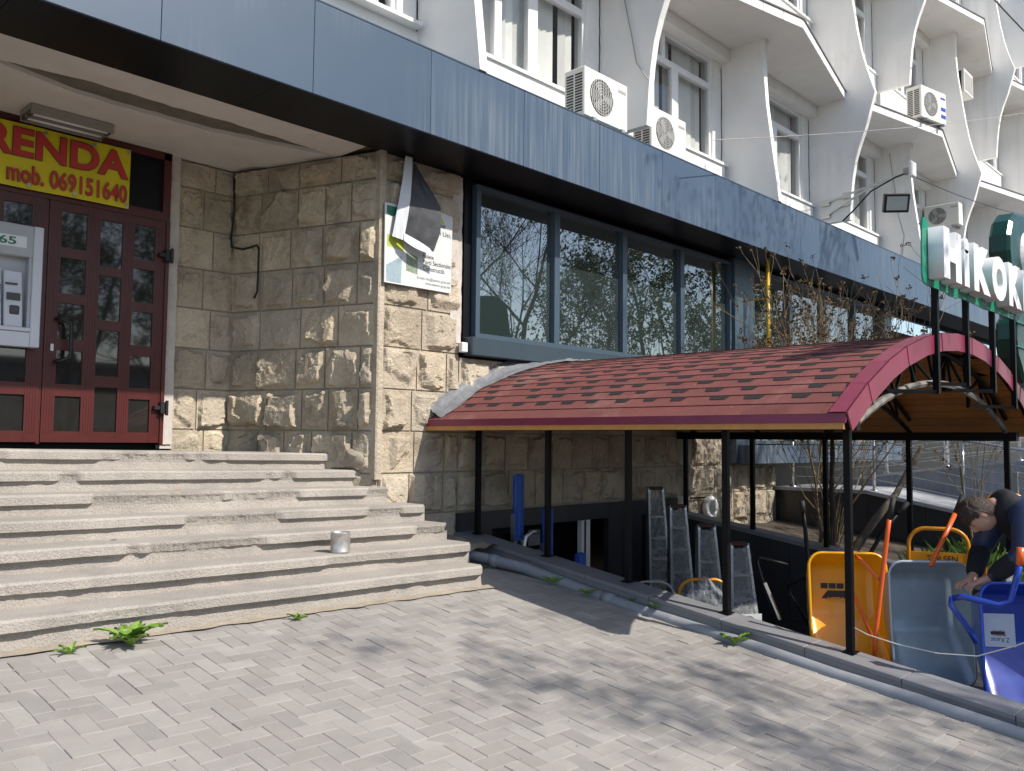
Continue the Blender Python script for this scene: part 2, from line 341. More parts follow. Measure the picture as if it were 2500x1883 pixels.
# ---- rock-faced stone blocks
def stone_mesh(w, h, seed, dep=.055, flat=0.):
    rs = random.Random(seed); nx, nzv = max(8, int(w/.0145)), max(8, int(h/.0145)); s = seed*3.1
    flatone = rs.random() < .10+flat*.5
    H0 = rs.uniform(.010, .018) if flatone else rs.uniform(.45, 1.1)*dep*(1-flat*.5); bm_ = rs.uniform(.012, .045); m = MB()
    pl = [(math.cos(q)*t_, math.sin(q)*t_, c_) for q, t_, c_ in ((rs.uniform(0, 6.28), rs.uniform(.02, .16), 0), (rs.uniform(0, 6.28), rs.uniform(.3, .8), rs.uniform(.02, .10)), (rs.uniform(0, 6.28), rs.uniform(.3, .9), rs.uniform(.03, .12)))]
    for i in range(nx+1):
        for j in range(nzv+1):
            x, z = w*i/nx, h*j/nzv; e = min(x, w-x, z, h-z)
            mg = bm_+.042*nz(x*5.5+s, z*5.5, s)+.018*nz(x*16, z*16+s)
            t = sstep(mg, mg+.016, e)*sstep(0, .012, e)
            fc = min(H0+p[2]+p[0]*(x-w/2)+p[1]*(z-h/2) for p in pl)
            ter = -.30*H0*(1 if nz(x*5+s*2, z*5, s*3)+.3*nz(x*14, z*14, s) > .12 else 0)
            hh = max(.003, fc+ter+.006*nz(x*10+s, z*10, s*2)+.004*nz(x*25, z*25, s)+.003*nz(x*60, z*60, s))
            m.v.append((x, -(t*hh+.003*nz(x*22, z*22, s)), z))
    k = nzv+1
    for i in range(nx):
        for j in range(nzv): a = i*k+j; m.f.append((a, a+k, a+k+1, a+1))
    ring = [i*k for i in range(nx+1)]+[nx*k+j for j in range(1, nzv+1)]+[i*k+nzv for i in range(nx-1, -1, -1)]+[j for j in range(nzv-1, 0, -1)]
    b = len(m.v); m.v += [(m.v[r][0], .05, m.v[r][2]) for r in ring]; n = len(ring)
    for q in range(n): m.f.append((ring[q], b+q, b+(q+1) % n, ring[(q+1) % n]))
    return m.mesh('stone')
def stone_wall(o, d, L, z0, z1, seed, lens=(.30, .52), zc=.085, rh=.393, par=None, floor=None, dep=.055, flat=0.):
    """mortar slab from o along plan direction d with separate stone blocks set into it; front faces right-hand normal"""
    d = Vector((d[0], d[1], 0)).normalized(); n = Vector((d.y, -d.x, 0))
    o = Vector((o[0], o[1], 0))
    m = MB(); m.hexa([o+n*-.2+Vector((0, 0, z0)), o+d*L+n*-.2+Vector((0, 0, z0)), o+d*L+Vector((0, 0, z0)), o+Vector((0, 0, z0))],
                     [o+n*-.2+Vector((0, 0, z1)), o+d*L+n*-.2+Vector((0, 0, z1)), o+d*L+Vector((0, 0, z1)), o+Vector((0, 0, z1))])
    wall = B_(m, 'stone_wall', 'mortar'); rs = random.Random(seed)
    k0 = math.floor((z0-zc)/rh)
    k = k0
    while zc+rh*k < z1-.05:
        a, b = max(zc+rh*k, z0), min(zc+rh*(k+1), z1); k += 1
        if b-a < .08: continue
        x = 0.
        while x < L-.02:
            w = rs.uniform(*lens)
            if L-x-w < .16: w = L-x
            gp = .008
            mesh = stone_mesh(w-2*gp, b-a-2*gp, seed*50+rs.randint(1, 9999), dep, flat)
            mesh.materials.append(MATS['stone'])
            s_ = obj('stone', mesh, None, wall, smooth=False)
            M = Matrix((d, -n, Vector((0, 0, 1)))).transposed().to_4x4(); p = o+d*(x+gp)+n*.012+Vector((0, 0, a+gp))
            s_.matrix_parent_inverse = BI; s_.matrix_local = Matrix.Translation(p) @ M
            x += w
    return wall
cA, cB = Vector((4.33, 8.06)), Vector((4.89, 6.41))
stone_wall(cA, cB-cA, (cB-cA).length, -.45, 2.70, 11, lens=(.30, .5), dep=.075)
stone_wall((3.735, 8.06), (1, 0), .60, -.2, 2.70, 5, lens=(.24, .38), flat=.35, dep=.045)
stone_wall((4.955, 6.41), (1, 0), .965, -1.1, 2.70, 23, lens=(.34, .55))
stone_wall((5.92, 6.412), (1, 0), 3.95, -.72, .84, 31, lens=(.30, .48))
stone_wall((9.87, 6.41), (1, 0), 1.5, -1.5, .30, 41, lens=(.35, .6), dep=.075)
stone_wall((11.37, 6.41), (1, 0), 1.2, -1.5, -.30, 47, lens=(.35, .6), dep=.075)
# corner bead and lighter patch of mortar by the window
m = MB(); N = 40
for k in range(N+1):
    z = -.36+k*(3.06/N); w = .004*nz(z*6); m.v += [(4.872+w, 6.44, z), (4.872+w, 6.372+w, z), (4.888, 6.362, z), (4.935+w, 6.362, z), (4.95, 6.375+w, z), (4.95, 6.44, z)]
for k in range(N):
    for q in range(6): a = k*6+q; b2 = k*6+(q+1) % 6; m.f.append((a, b2, b2+6, a+6))
B_(m, 'corner_bead', 'stone')
m = MB().grid(lambda a, b: (5.80+.14*b+.03*nz(a*9, 1)*(1-b), 6.392+.012*nz(a*14, b*5), .98+a*1.7), 40, 5); B_(m, 'mortar_patch', 'plaster_strip')
# ---- porch: door wall, ceiling with a spalled strip, jamb
B_(MB().box(-1, 3.74, 8.12, 8.3, -.3, 2.75), 'back_wall', 'soffit_dark')
m = MB().grid(lambda a, b: (3.635+.1*b+.006*nz(a*17, b), 8.02+.01*nz(a*9, 3+b), -.06+a*2.78), 50, 3); B_(m, 'door_jamb', 'plaster_strip')
B_(MB().box(3.625, 3.74, 8.035, 8.12, -.1, 2.72), 'jamb_core', 'plaster_strip')
B_(MB().box(-1, 5.0, 6.41, 8.3, 2.745, 2.9), 'ceiling_slab', 'spall')
front = []; back = []
for k in range(81):
    x = -1+k*(5.75/80); t = (x-1.80)/(4.70-1.80)
    mid = 6.90+.09*math.sin(max(0, min(1, t))*3.0+.3); hw = .0
    if 0 < t < 1: hw = .165*min(1., t*4.5, (1-t)*2.6)**.8+.022*nz(x*6)+.012*nz(x*17, 4)
    hw = max(hw, .0); front.append((x, mid-hw)); back.append((x, mid+hw*.95))
m = MB()
for k in range(80):
    (xa, ya), (xb, yb) = front[k], front[k+1]; m.hexa([(xa, 6.41, 2.712), (xb, 6.41, 2.712), (xb, yb, 2.712), (xa, ya, 2.712)], [(xa, 6.41, 2.746), (xb, 6.41, 2.746), (xb, yb+.004, 2.746), (xa, ya+.004, 2.746)])
    (xa, ya), (xb, yb) = back[k], back[k+1]; m.hexa([(xa, ya, 2.712), (xb, yb, 2.712), (xb, 8.2, 2.712), (xa, 8.2, 2.712)], [(xa, ya-.004, 2.746), (xb, yb-.004, 2.746), (xb, 8.2, 2.746), (xa, 8.2, 2.746)])
B_(m, 'porch_ceiling', 'ceiling')
# dark grime lines where stone meets the ceiling
# ---- fascia and soffit
for k in range(-3, 26):
    x0 = 2.486+1.21*k; B_(MB().box(x0+.002, x0+1.208, 5.71, 5.735, 2.70, 3.455), 'fascia_panel', 'fascia_blue', bevel=.002)
for k in range(-2, 17):
    x0 = 1.6+1.83*k; B_(MB().box(x0+.0015, x0+1.8285, 5.737, 6.409, 2.70, 2.72), 'soffit_panel', 'soffit_dark')
B_(MB().box(-1.2, 34, 5.74, 6.7, 2.90, 3.44), 'fascia_core', 'soffit_dark')
B_(MB().box(-1.2, 34, 5.705, 6.55, 3.456, 3.468), 'fascia_cap', 'frame_blue')
# ---- ground-floor windows
def shopwin(xs, z0, z1, name='shop_window'):
    fr = MB(); fr.box(xs[0]-.06, xs[0], 6.33, 6.45, z0, z1); 
    for x in xs[1:-1]: fr.box(x-.045, x+.045, 6.335, 6.45, z0, z1)
    fr.box(xs[-1], xs[-1]+.06, 6.33, 6.45, z0, z1); fr.box(xs[0], xs[-1], 6.337, 6.45, z1-.05, z1+.001); fr.box(xs[0], xs[-1], 6.337, 6.45, z0-.001, z0+.05)
    w = B_(fr, name, 'frame_blue')
    for a, b in zip(xs, xs[1:]):
        o = B_(MB().box(a+.02, b-.02, 6.396, 6.404, z0+.02, z1-.02), 'pane', 'glass', w)
        st = MB()           # narrow dotted privacy film beside the right-hand mullion
        for q in range(46):
            zz = z0+.07+q*(z1-z0-.2)/46
            for r_ in range(3): cx = b-.17+r_*.035+(.017 if q % 2 else 0); st.add([(cx-.011, 6.3945, zz), (cx, 6.3945, zz-.011), (cx+.011, 6.3945, zz), (cx, 6.3945, zz+.011)], [(0, 1, 2, 3)])
        B_(st, 'dotted_film', 'film', w, fix=False)
    return w
shopwin([6.143, 7.357, 8.643, 9.94, 11.18], 1.05, 2.64)
B_(MB().box(5.975, 6.085, 6.40, 6.47, .86, 2.70), 'window_reveal', 'soffit_dark')
B_(MB().box(5.99, 11.33, 6.27, 6.41, .862, 1.048), 'sill_flashing', 'sill_blue', bevel=.006)
B_(MB().box(11.241, 11.82, 6.28, 6.45, -.29, 2.70), 'blue_column', 'frame_blue', bevel=.004)
shopwin([11.88, 13.12, 14.4, 15.68, 16.9], .0, 2.64)
B_(MB().box(11.3, 17.0, 6.02, 6.41, -.29, -.02), 'sill_flashing', 'fascia_blue', bevel=.006)
B_(MB().box(16.96, 17.3, 6.28, 6.6, -.29, 2.70), 'blue_column', 'frame_blue')
B_(MB().box(17.3, 35, 7.6, 7.7, -.8, 2.70), 'recess_wall', 'soffit_dark')  # near-black colour paints in the shade of the entrance recess
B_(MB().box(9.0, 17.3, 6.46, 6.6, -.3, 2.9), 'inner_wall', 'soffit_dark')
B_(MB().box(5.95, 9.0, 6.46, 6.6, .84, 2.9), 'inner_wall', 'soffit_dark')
# ---- basement front below the stone
for k, (a, b) in enumerate(((5.9, 6.75), (6.75, 7.6), (7.6, 8.36), (8.36, 9.05), (9.05, 9.85))):
    B_(MB().box(a+.002, b-.002, 6.36, 6.42, -.90, -.722), 'wall_tile', 'dark_tile')
for z in range(4):
    for a, b in ((8.36, 8.72), (8.72, 9.05), (9.66, 9.85), (5.9, 6.4)):
        B_(MB().box(a+.002, b-.002, 6.37, 6.44, -.902-.5*(z+1)+.002, -.902-.5*z), 'wall_tile', 'dark_tile')
m = MB().box(6.4, 8.36, 6.9, 6.95, -2.95, -.9).box(9.05, 9.66, 6.55, 6.6, -2.95, -.9); B_(m, 'basement_opening', 'soffit_dark')
dr = B_(MB().box(7.89, 8.05, 6.40, 6.46, -2.9, -.905), 'basement_door', 'pvc_white')
B_(MB().box(7.94, 7.965, 6.392, 6.401, -2.9, -.91), 'door_gasket', 'ac_dark', dr)
m = MB()
for (a, b, c_, d_) in ((7.15, 7.33, -1.22, -1.03), (7.42, 7.62, -1.20, -1.02), (7.42, 7.62, -1.36, -1.25)): m.box(a, b, 6.80, 6.81, c_, d_)
B_(m, 'notice', 'print_grey', dr)
# ---- upper storeys: window wall, fins, sunshade slabs
YW = 6.6; BX = [2.5+2.985*k for k in range(0, 12)]      # fins: 2.5 5.49 8.47 11.46 14.44 ...
LV = [2.62, 5.92, 9.22, 12.52]
UP = [(0, 5.44), (.25, 5.52), (.49, 5.59), (.8, 5.665), (1.18, 5.73), (1.71, 5.80), (2.3, 5.875), (2.7, 5.903), (3.1, 5.905), (3.3, 5.88)]
DN = [(0, 5.44), (-.28, 5.52), (-.57, 5.60), (-.85, 5.71), (-1.1, 5.785), (-1.4, 5.835), (-1.65, 5.862), (-2.11, 5.895)]
FT = .10
for k, x in enumerate(BX):
    for r in range(3):
        tip_low = (k+r) % 2 == 1            # a tip on the lower level: fin grows up from it
        if tip_low:
            z0 = LV[r]; pr = [(y, z0+dz) for dz, y in UP]
            if r == 0: z0 = 3.47; pr = [(5.69, 3.47)]+[q for q in pr if q[1] > 3.55]
            poly = [(x, YW, z0)]+[(x, y, z) for y, z in pr]+[(x, YW, LV[r+1])]
        else:
            z0 = LV[r+1]; pr = [(y, z0+dz) for dz, y in DN]; poly = [(x, YW, z0)]+[(x, y, z) for y, z in pr]+[(x, YW, z0-2.11)]
        f = MB().prism(poly, (FT, 0, 0)); o = B_(f, 'fin', 'white_plaster')
for r in (1, 2):
    for k in range(0, 12):
        if (k+r-1) % 2 == 0: continue       # apex positions
        x = BX[k]; xl, xr = x-2.985+FT, x+2.985; z = LV[r]
        o = B_(MB().prism([(xl, YW, z), (xl, 5.95, z), (x+.05, 5.335, z), (xr, 5.95, z), (xr, YW, z)], (0, 0, .115)), 'sunshade_slab', 'slab_under')
        e = MB()
        for (xa, ya), (xb, yb) in (((xl, 5.95), (x+.05, 5.335)), ((x+.05, 5.335), (xr, 5.95))):
            n2 = 7
            for q in range(n2):
                a, b = q/n2+.002, (q+1)/n2-.002; p = lambda t: Vector((xa+(xb-xa)*t, ya+(yb-ya)*t, 0)); dn = Vector((yb-ya, -(xb-xa), 0)).normalized()*.012
                e.hexa([p(a)+dn+Vector((0, 0, z-.008)), p(b)+dn+Vector((0, 0, z-.008)), p(b)-dn*.3+Vector((0, 0, z-.008)), p(a)-dn*.3+Vector((0, 0, z-.008))],
                       [p(a)+dn+Vector((0, 0, z+.12)), p(b)+dn+Vector((0, 0, z+.12)), p(b)-dn*.3+Vector((0, 0, z+.12)), p(a)-dn*.3+Vector((0, 0, z+.12))])
        B_(e, 'edge_band', 'white_edge', o)
        fl = MB().prism([(xl, 6.0, z+.121), (xl, 5.92, z+.121), (x+.05, 5.305, z+.121), (xr, 5.92, z+.121), (xr, 6.0, z+.121), (x+.05, 5.39, z+.121)], (0, 0, .022)); B_(fl, 'drip_flashing', 'flashing_dark', o)
rb2 = random.Random(5)
for k in range(0, 11):
    for r in range(3):
        x = BX[k]+FT; xr = BX[k+1]; z0 = LV[r] if r else 3.40; zs, zh = LV[r]+1.55, LV[r]+3.12; zc_ = LV[r+1]
        w0, w1 = x+.22, xr-.27
        wl_ = MB().box(x, xr, YW, YW+.2, z0+(.12 if r else 0), zs).box(x, w0, YW+.001, YW+.2, zs, zh).box(w1, xr, YW+.001, YW+.2, zs, zh).box(x, xr, YW, YW+.2, zh, zc_)
        B_(wl_, 'window_wall', 'white_plaster')
        B_(MB().box(x+.002, xr-.002, YW-.16, YW-.001, zh+.0, zc_-.002), 'lintel', 'white_plaster')
        if r == 0 and k > 0: B_(MB().box(x+.03, xr-.10, YW-.10, YW-.002, zs-.62, zs-.05), 'apron_panel', 'white_edge')
        if r: B_(MB().box(x+.03, xr-.10, YW-.10, YW-.002, LV[r]+.125, zs-.05), 'apron_panel', 'white_edge')
        B_(MB().box(x+.02, xr-.04, YW-.13, YW+.05, zs-.05, zs-.012), 'window_sill', 'white_edge')
        # dark settlement crack beside the fin
        cr = MB(); N = 26
        for q in range(N+1):
            zz = zs-.05+q*(zh-zs)/N; a = xr-.028+.012*nz(zz*9, k*3.3, r); cr.v += [(a, YW-.004, zz), (a+.016+.012*abs(nz(zz*13, k)), YW-.004, zz)]
        cr.f = [(2*q, 2*q+1, 2*q+3, 2*q+2) for q in range(N)]; B_(cr, 'crack', 'soffit_dark', fix=False)
        # frame and panes
        zt = zs+(1.10); t = .055
        xm = [BX[k]+1.12, BX[k]+1.67]; tr = BX[k]+1.42
        fr = MB().box(w0, w0+t, YW+.03, YW+.10, zs, zh).box(w1-t, w1, YW+.03, YW+.10, zs, zh).box(w0+t, w1-t, YW+.03, YW+.10, zs-.001, zs+t).box(w0+t, w1-t, YW+.03, YW+.10, zh-t, zh+.001).box(w0+t, w1-t, YW+.028, YW+.098, zt, zt+.09)
        fr.box(xm[0], xm[0]+.11, YW+.026, YW+.096, zs+t, zt).box(xm[1], xm[1]+.16, YW+.026, YW+.096, zs+t, zt).box(tr, tr+.08, YW+.026, YW+.096, zt+.09, zh-t)
        wo = B_(fr, 'window', 'pvc_white')
        for a, b, c_, d_ in ((w0+t, xm[0], zs+t, zt), (xm[0]+.11, xm[1], zs+t, zt), (xm[1]+.16, w1-t, zs+t, zt), (w0+t, tr, zt+.09, zh-t), (tr+.08, w1-t, zt+.09, zh-t)):
            B_(MB().box(a, b, YW+.055, YW+.061, c_, d_), 'pane', 'pane', wo)
        bl_ = MB(); q = w0+.05
        while q < w1-.12:
            ww = .115
            if rb2.random() < .93: bl_.add([(q, YW+.19, zs), (q+ww, YW+.165, zs), (q+ww, YW+.165, zh), (q, YW+.19, zh)], [(0, 1, 2, 3)])
            q += .118
        B_(bl_, 'vertical_blinds', 'blind', wo, fix=False)
        B_(MB().box(w0-.02, w1+.02, YW+.5, YW+.52, zs-.1, zh+.1), 'room_backdrop', 'room_dark', wo)
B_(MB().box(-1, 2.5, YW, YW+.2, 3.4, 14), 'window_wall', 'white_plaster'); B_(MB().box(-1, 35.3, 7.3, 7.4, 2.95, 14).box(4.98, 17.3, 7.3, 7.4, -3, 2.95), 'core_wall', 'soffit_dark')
# ================================================================== entrance door (part of the building)
def door_leaf(x0, x1, z0, z1, flip, handle):
    Y = 8.0; w, h = x1-x0, z1-z0
    colsA = ((.036, .19), (.232, .382), (.423, .573), (.62, .76), (.81, .955)); colsB = ((.045, .245), (.285, .477), (.52, .717), (.766, .956))
    xs = ((.10, .31), (.42, .615), (.715, .905))
    if flip: xs = tuple((1-b, 1-a) for a, b in xs)[::-1]
    leaf = MB(); cuts = []
    for (a, b), rows in zip(xs, (colsA, colsB, colsA)):
        for t, bt in rows: cuts.append((x0+a*w, x0+b*w, z1-bt*h, z1-t*h))
    # stiles and rails around the panes
    edges = [0]+[q for ab in xs for q in ab]+[1]
    for i in range(0, 7, 2): leaf.box(x0+edges[i]*w, x0+edges[i+1]*w, Y, Y+.05, z0, z1)
    for (a, b), rows in zip(xs, (colsA, colsB, colsA)):
        ed = [1]+[q for t, bt in [(1-t, 1-bt) for t, bt in rows] for q in (t, bt)]+[0]
        for i in range(0, len(ed), 2): leaf.box(x0+a*w-.001, x0+b*w+.001, Y+.002, Y+.05, z0+ed[i+1]*h, z0+ed[i]*h)
    # fine reeding on the stiles
    for i in range(0, 7, 2):
        for q in range(4):
            xx = x0+edges[i]*w+(edges[i+1]-edges[i])*w*(.2+.2*q)
            leaf.box(xx, xx+.005, Y-.003, Y+.001, z0+.07, z1-.07)
    d = B_(leaf, 'entrance_door', 'door_pvc')
    for a, b, c_, e in cuts: B_(MB().box(a-.004, b+.004, Y+.018, Y+.026, c_-.004, e+.004), 'pane', 'door_glass', d)
    B_(MB().box(x0, x1, Y+.06, Y+.07, z0, z1), 'inner_panel', 'soffit_dark', d)
    if handle:
        hx = x0+.09; B_(MB().tube([(hx, Y, 1.02), (hx, Y-.06, 1.03), (hx+.03, Y-.075, 1.01), (hx+.09, Y-.075, .99), (hx+.10, Y-.075, .95), (hx+.10, Y-.075, .72), (hx+.09, Y-.075, .68), (hx+.03, Y-.075, .66), (hx, Y-.06, .64), (hx, Y, .65)], .016, 10), 'door_handle', 'black_plastic', d, smooth=True)
        B_(MB().box(hx-.04, hx-.015, Y-.006, Y, .74, .80), 'keyhole', 'steel', d)
    return d
door_leaf(2.575, 3.60, -.045, 2.05, False, True)
door_leaf(1.50, 2.545, -.045, 2.05, True, False)
fr = MB().box(1.42, 3.632, 7.99, 8.1, 2.05, 2.135).box(3.60, 3.634, 7.985, 8.1, -.06, 2.05).box(1.42, 1.5, 7.985, 8.1, -.06, 2.05).box(2.548, 2.573, 8.012, 8.1, -.06, 2.05).box(3.56, 3.632, 7.99, 8.1, 2.135, 2.70).box(1.42, 3.632, 7.99, 8.1, 2.64, 2.715)
dfr = B_(fr, 'door_frame', 'door_pvc')
B_(MB().box(1.5, 3.56, 8.03, 8.04, 2.135, 2.64), 'transom_panel', 'soffit_dark', dfr)
for z in (.28, 1.72):
    B_(MB().box(3.585, 3.66, 7.945, 8.0, z-.055, z+.055).box(3.53, 3.60, 7.955, 7.998, z-.02, z+.02).tube([(3.64, 7.94, z-.07), (3.64, 7.94, z+.07)], .016, 8), 'hinge', 'black_plastic', dfr, bevel=.004)
# ================================================================== banner, lamp, cash machine, cable
bn = MB().grid(lambda a, b: (1.2+a*2.025, 7.955+.006*nz(a*9, b*3)+.008*math.sin(a*18)*(b-.5), 2.09+b*.545), 60, 10)
bn = tag(bn.build('banner', 'banner_yellow', smooth=True), 'yellow vinyl banner with red RENDA lettering and phone number above door', 'banner')
def cap_text(body, w, h, x, y, z, mt, par, name='lettering', bold=.03):
    lettering(name, body, w+.012, h+.012, (x-.006, y+.002, z-.006), 'print_dark', par, bold=bold+.012)
    return lettering(name, body, w, h, (x, y, z), mt, par, bold=bold)
cap_text('RENDA', 1.17, .24, 2.035, 7.941, 2.355, 'print_red', bn)
cap_text('mob. 069151640', .98, .155, 2.215, 7.941, 2.135, 'print_red', bn, bold=.02)
for x, z in ((2.1, 2.6), (2.5, 2.6), (2.9, 2.6), (3.2, 2.605), (3.2, 2.12), (2.75, 2.12), (2.38, 2.12)):
    MB().lathe([(.006, -.004), (.016, -.004), (.016, .002)], (x, 7.944, z), 12, 'y').build('eyelet', 'tin', bn)
lm = thing('ceiling_lamp', 'dusty twin-tube fluorescent lamp on the porch ceiling', 'lamp', (2.6, 7.73, 2.70))
MB().box(-.33, .33, -.14, .14, -.03, .01).build('lamp_body', 'fluor', lm, bevel=.005)
for y in (-.07, .07): MB().tube([(-.30, y, -.055), (.30, y, -.055)], .015, 10).build('tube', 'pvc_white', lm, smooth=True)
for x in (-.31, .31): MB().box(x-.012, x+.012, -.12, .12, -.07, -.028).build('end_cap', 'atm_dark', lm)
m = MB()
for y in (-.135, 0, .135): m.box(-.33, .33, y-.004, y+.004, -.075, -.031)
m.build('louvre', 'fluor', lm)
atm = thing('cash_machine', 'grey and white wall-mounted cash machine beside the red door', 'cash machine', (2.1, 7.9, .745))
AI = Matrix.Translation(-Vector((2.1, 7.9, .745)))
def A_(mb, name, mt, par=atm, **k):
    o = mb.build(name, mt, None, **k); o.parent = par
    if par == atm: o.matrix_parent_inverse = AI
    return o
for x_ in (2.425, 1.62): A_(MB().box(x_, x_+.075, 7.88, 7.99, .745, 1.765), 'surround', 'atm_light', bevel=.006)
A_(MB().box(1.7, 2.425, 7.89, 7.99, 1.50, 1.765), 'header', 'atm_grey', bevel=.005)
A_(MB().box(1.9, 2.37, 7.883, 7.89, 1.57, 1.665), 'light_box', 'screen_white')
lettering('lettering', '365', .2, .066, (2.09, 7.881, 1.586), 'print_green', atm, bold=.02).matrix_parent_inverse = AI
A_(MB().box(1.7, 2.425, 7.89, 7.99, .745, .87), 'lower_panel', 'atm_light', bevel=.004)
A_(MB().box(1.7, 2.425, 7.87, 7.99, .872, .905), 'ledge', 'atm_light', bevel=.005)
A_(MB().hexa([(1.7, 7.99, .9), (2.425, 7.99, .9), (2.425, 7.995, .9), (1.7, 7.995, .9)], [(1.7, 7.99, 1.5), (2.425, 7.99, 1.5), (2.425, 7.995, 1.5), (1.7, 7.995, 1.5)]), 'recess', 'atm_grey')
A_(MB().box(2.40, 2.424, 7.9, 7.99, .905, 1.5), 'recess_side', 'atm_grey')
A_(MB().hexa([(2.23, 7.90, .906), (2.37, 7.90, .906), (2.37, 7.989, .906), (2.23, 7.989, .906)], [(2.23, 7.96, 1.38), (2.37, 7.96, 1.38), (2.37, 7.989, 1.38), (2.23, 7.989, 1.38)]), 'console', 'atm_light', bevel=.006)
A_(MB().hexa([(1.7, 7.89, .906), (2.21, 7.89, .906), (2.21, 7.989, .906), (1.7, 7.989, .906)], [(1.7, 7.965, 1.40), (2.21, 7.965, 1.40), (2.21, 7.989, 1.40), (1.7, 7.989, 1.40)]), 'console', 'atm_light', bevel=.006)
A_(MB().box(2.27, 2.345, 7.905, 7.92, 1.01, 1.085), 'card_slot', 'atm_dark', bevel=.008)
A_(MB().box(2.25, 2.35, 7.915, 7.94, 1.13, 1.19), 'note_slot', 'atm_dark')
A_(MB().box(2.13, 2.195, 7.905, 7.925, 1.03, 1.25), 'keypad', 'atm_dark')
for z in (1.05, 1.09, 1.13, 1.17): A_(MB().box(2.165, 2.185, 7.898, 7.906, z, z+.02), 'key', 'screen_white')
A_(MB().box(2.24, 2.33, 7.93, 7.95, 1.26, 1.275), 'receipt_slot', 'atm_dark')
nrw = Vector((cB-cA).normalized().to_3d()); nw = Vector((nrw.y, -nrw.x, 0))
def wp(t, z, o=.065): return Vector((cA.x, cA.y, 0))+nrw*t+nw*o+Vector((0, 0, z))
pts = [wp(.03, 2.68, .05), wp(.05, 2.3, .06), wp(.02, 2.02, .06), wp(.04, 1.92, .07), wp(.18, 1.89), wp(.28, 1.90), wp(.36, 1.915), wp(.385, 1.88), wp(.385, 1.6), wp(.38, 1.45), wp(.35, 1.38, .075)]
tag(MB().tube(pts, .011, 8).build('wall_cable', 'cable', smooth=True), 'black cable stapled down the shaded side wall of the porch', 'cable')
# ================================================================== torn notice board on the pillar
pb = thing('notice_board', 'white advertising board hung on the sunlit stone pillar', 'notice board', (5.3, 6.33, 1.45))
PI_ = Matrix.Translation(-Vector((5.3, 6.33, 1.45)))
def P_(mb, name, mt, par=pb, inv=PI_, **k):
    o = mb.build(name, mt, None, **k); o.parent = par; o.matrix_parent_inverse = inv; return o
P_(MB().prism([(4.905, 6.325, 1.455), (5.735, 6.325, 1.455), (5.74, 6.325, 2.02), (5.745, 6.325, 2.22), (5.60, 6.325, 2.24), (4.90, 6.325, 2.20)], (0, .012, 0)), 'panel', 'board')
Y = 6.3235
def flat(name, poly, mt, y=Y, par=pb, inv=PI_): return P_(MB().add([(x, y, z) for x, z in poly], [tuple(range(len(poly)))]), name, mt, par, inv)
flat('printed_band', [(4.93, 1.80), (5.13, 1.78), (5.12, 1.88), (4.93, 1.91)], 'lime')
flat('printed_picture', [(4.925, 1.47), (5.10, 1.47), (5.11, 1.73), (4.925, 1.62)], 'teal')
flat('printed_picture', [(5.16, 1.60), (5.30, 1.58), (5.30, 1.75), (5.16, 1.78)], 'leafprint')
flat('printed_mark', [(4.92, 2.10), (4.99, 2.08), (5.04, 2.12), (5.04, 2.18), (4.92, 2.18)], 'print_green')
flat('printed_mark', [(5.565, 2.13), (5.64, 2.13), (5.575, 2.20)], 'lime')
flat('printed_mark', [(5.555, 2.085), (5.65, 2.085), (5.65, 2.12), (5.555, 2.12)], 'print_grey')
for txt, x, z, w, h, mt in (('si Usi;', 5.55, 2.0, .17, .05, 'print_dark'), ('- Rolete', 5.33, 1.755, .17, .04, 'print_dark'), ('- Porti Sectionale;', 5.33, 1.69, .40, .05, 'print_dark'), ('- Constructii.', 5.33, 1.635, .32, .045, 'print_dark'),
                            ('E-mail: info@stanvic-grup.md', 5.30, 1.535, .42, .035, 'print_grey'), ('www.stanvic-grup.md', 5.40, 1.49, .32, .035, 'print_grey')):
    o = lettering('lettering', txt, w, h, (x, Y-.001, z), mt, pb); o.matrix_parent_inverse = PI_
ts = thing('torn_sheet', 'torn black and white poster sheet folded over the notice board', 'poster', (5.15, 6.27, 2.66))
TI = Matrix.Translation(-Vector((5.15, 6.27, 2.66)))
def sheetq(x0a, x1a, x0b, x1b, za, zb, y, bul): # a: top, b: bottom
    return MB().grid(lambda s, t: ((x0a+(x0b-x0a)*s)*(1-t)+(x1a+(x1b-x1a)*s)*t, y-bul*math.sin(s*3.1)*(.4+.6*t)-.05*s*t+.006*nz(s*5, t*5), za[0]*(1-t)*(1-s)+za[1]*t*(1-s)+zb[0]*(1-t)*s+zb[1]*t*s), 16, 10)
P_(sheetq(5.10, 5.185, 4.955, 5.055, (2.68, 2.68), (1.885, 1.855), 6.285, .03), 'white_border', 'paper_white', ts, TI, smooth=True)
P_(MB().grid(lambda s, t: (5.19*(1-s)+5.06*s+t*((.03*(1-s)**.5)+(.30*min(1, s*2.2)+.10*max(0, .6-abs(s-.75)))), 6.275-.05*math.sin(s*2.6)-.045*s*t+.008*nz(s*6, t*4), 2.64-.72*s-(.12*s+.02*(1-s))*t+.0*t), 20, 12), 'black_face', 'paper_black', ts, TI, smooth=True)
P_(MB().grid(lambda s, t: (5.052+.43*t, 6.235-.03*math.sin(t*3)-.01*s, 1.925-.145*t-.075*s*(1+.2*math.sin(t*6))), 4, 14), 'torn_edge', 'paper_white', ts, TI, smooth=True)
# small white junction box at the window corner
jb = MB().box(5.885, 5.965, 6.31, 6.37, .885, .985); tag(jb.build('junction_box', 'antenna', bevel=.008), 'small white junction box at the lower corner of shop window', 'junction box')
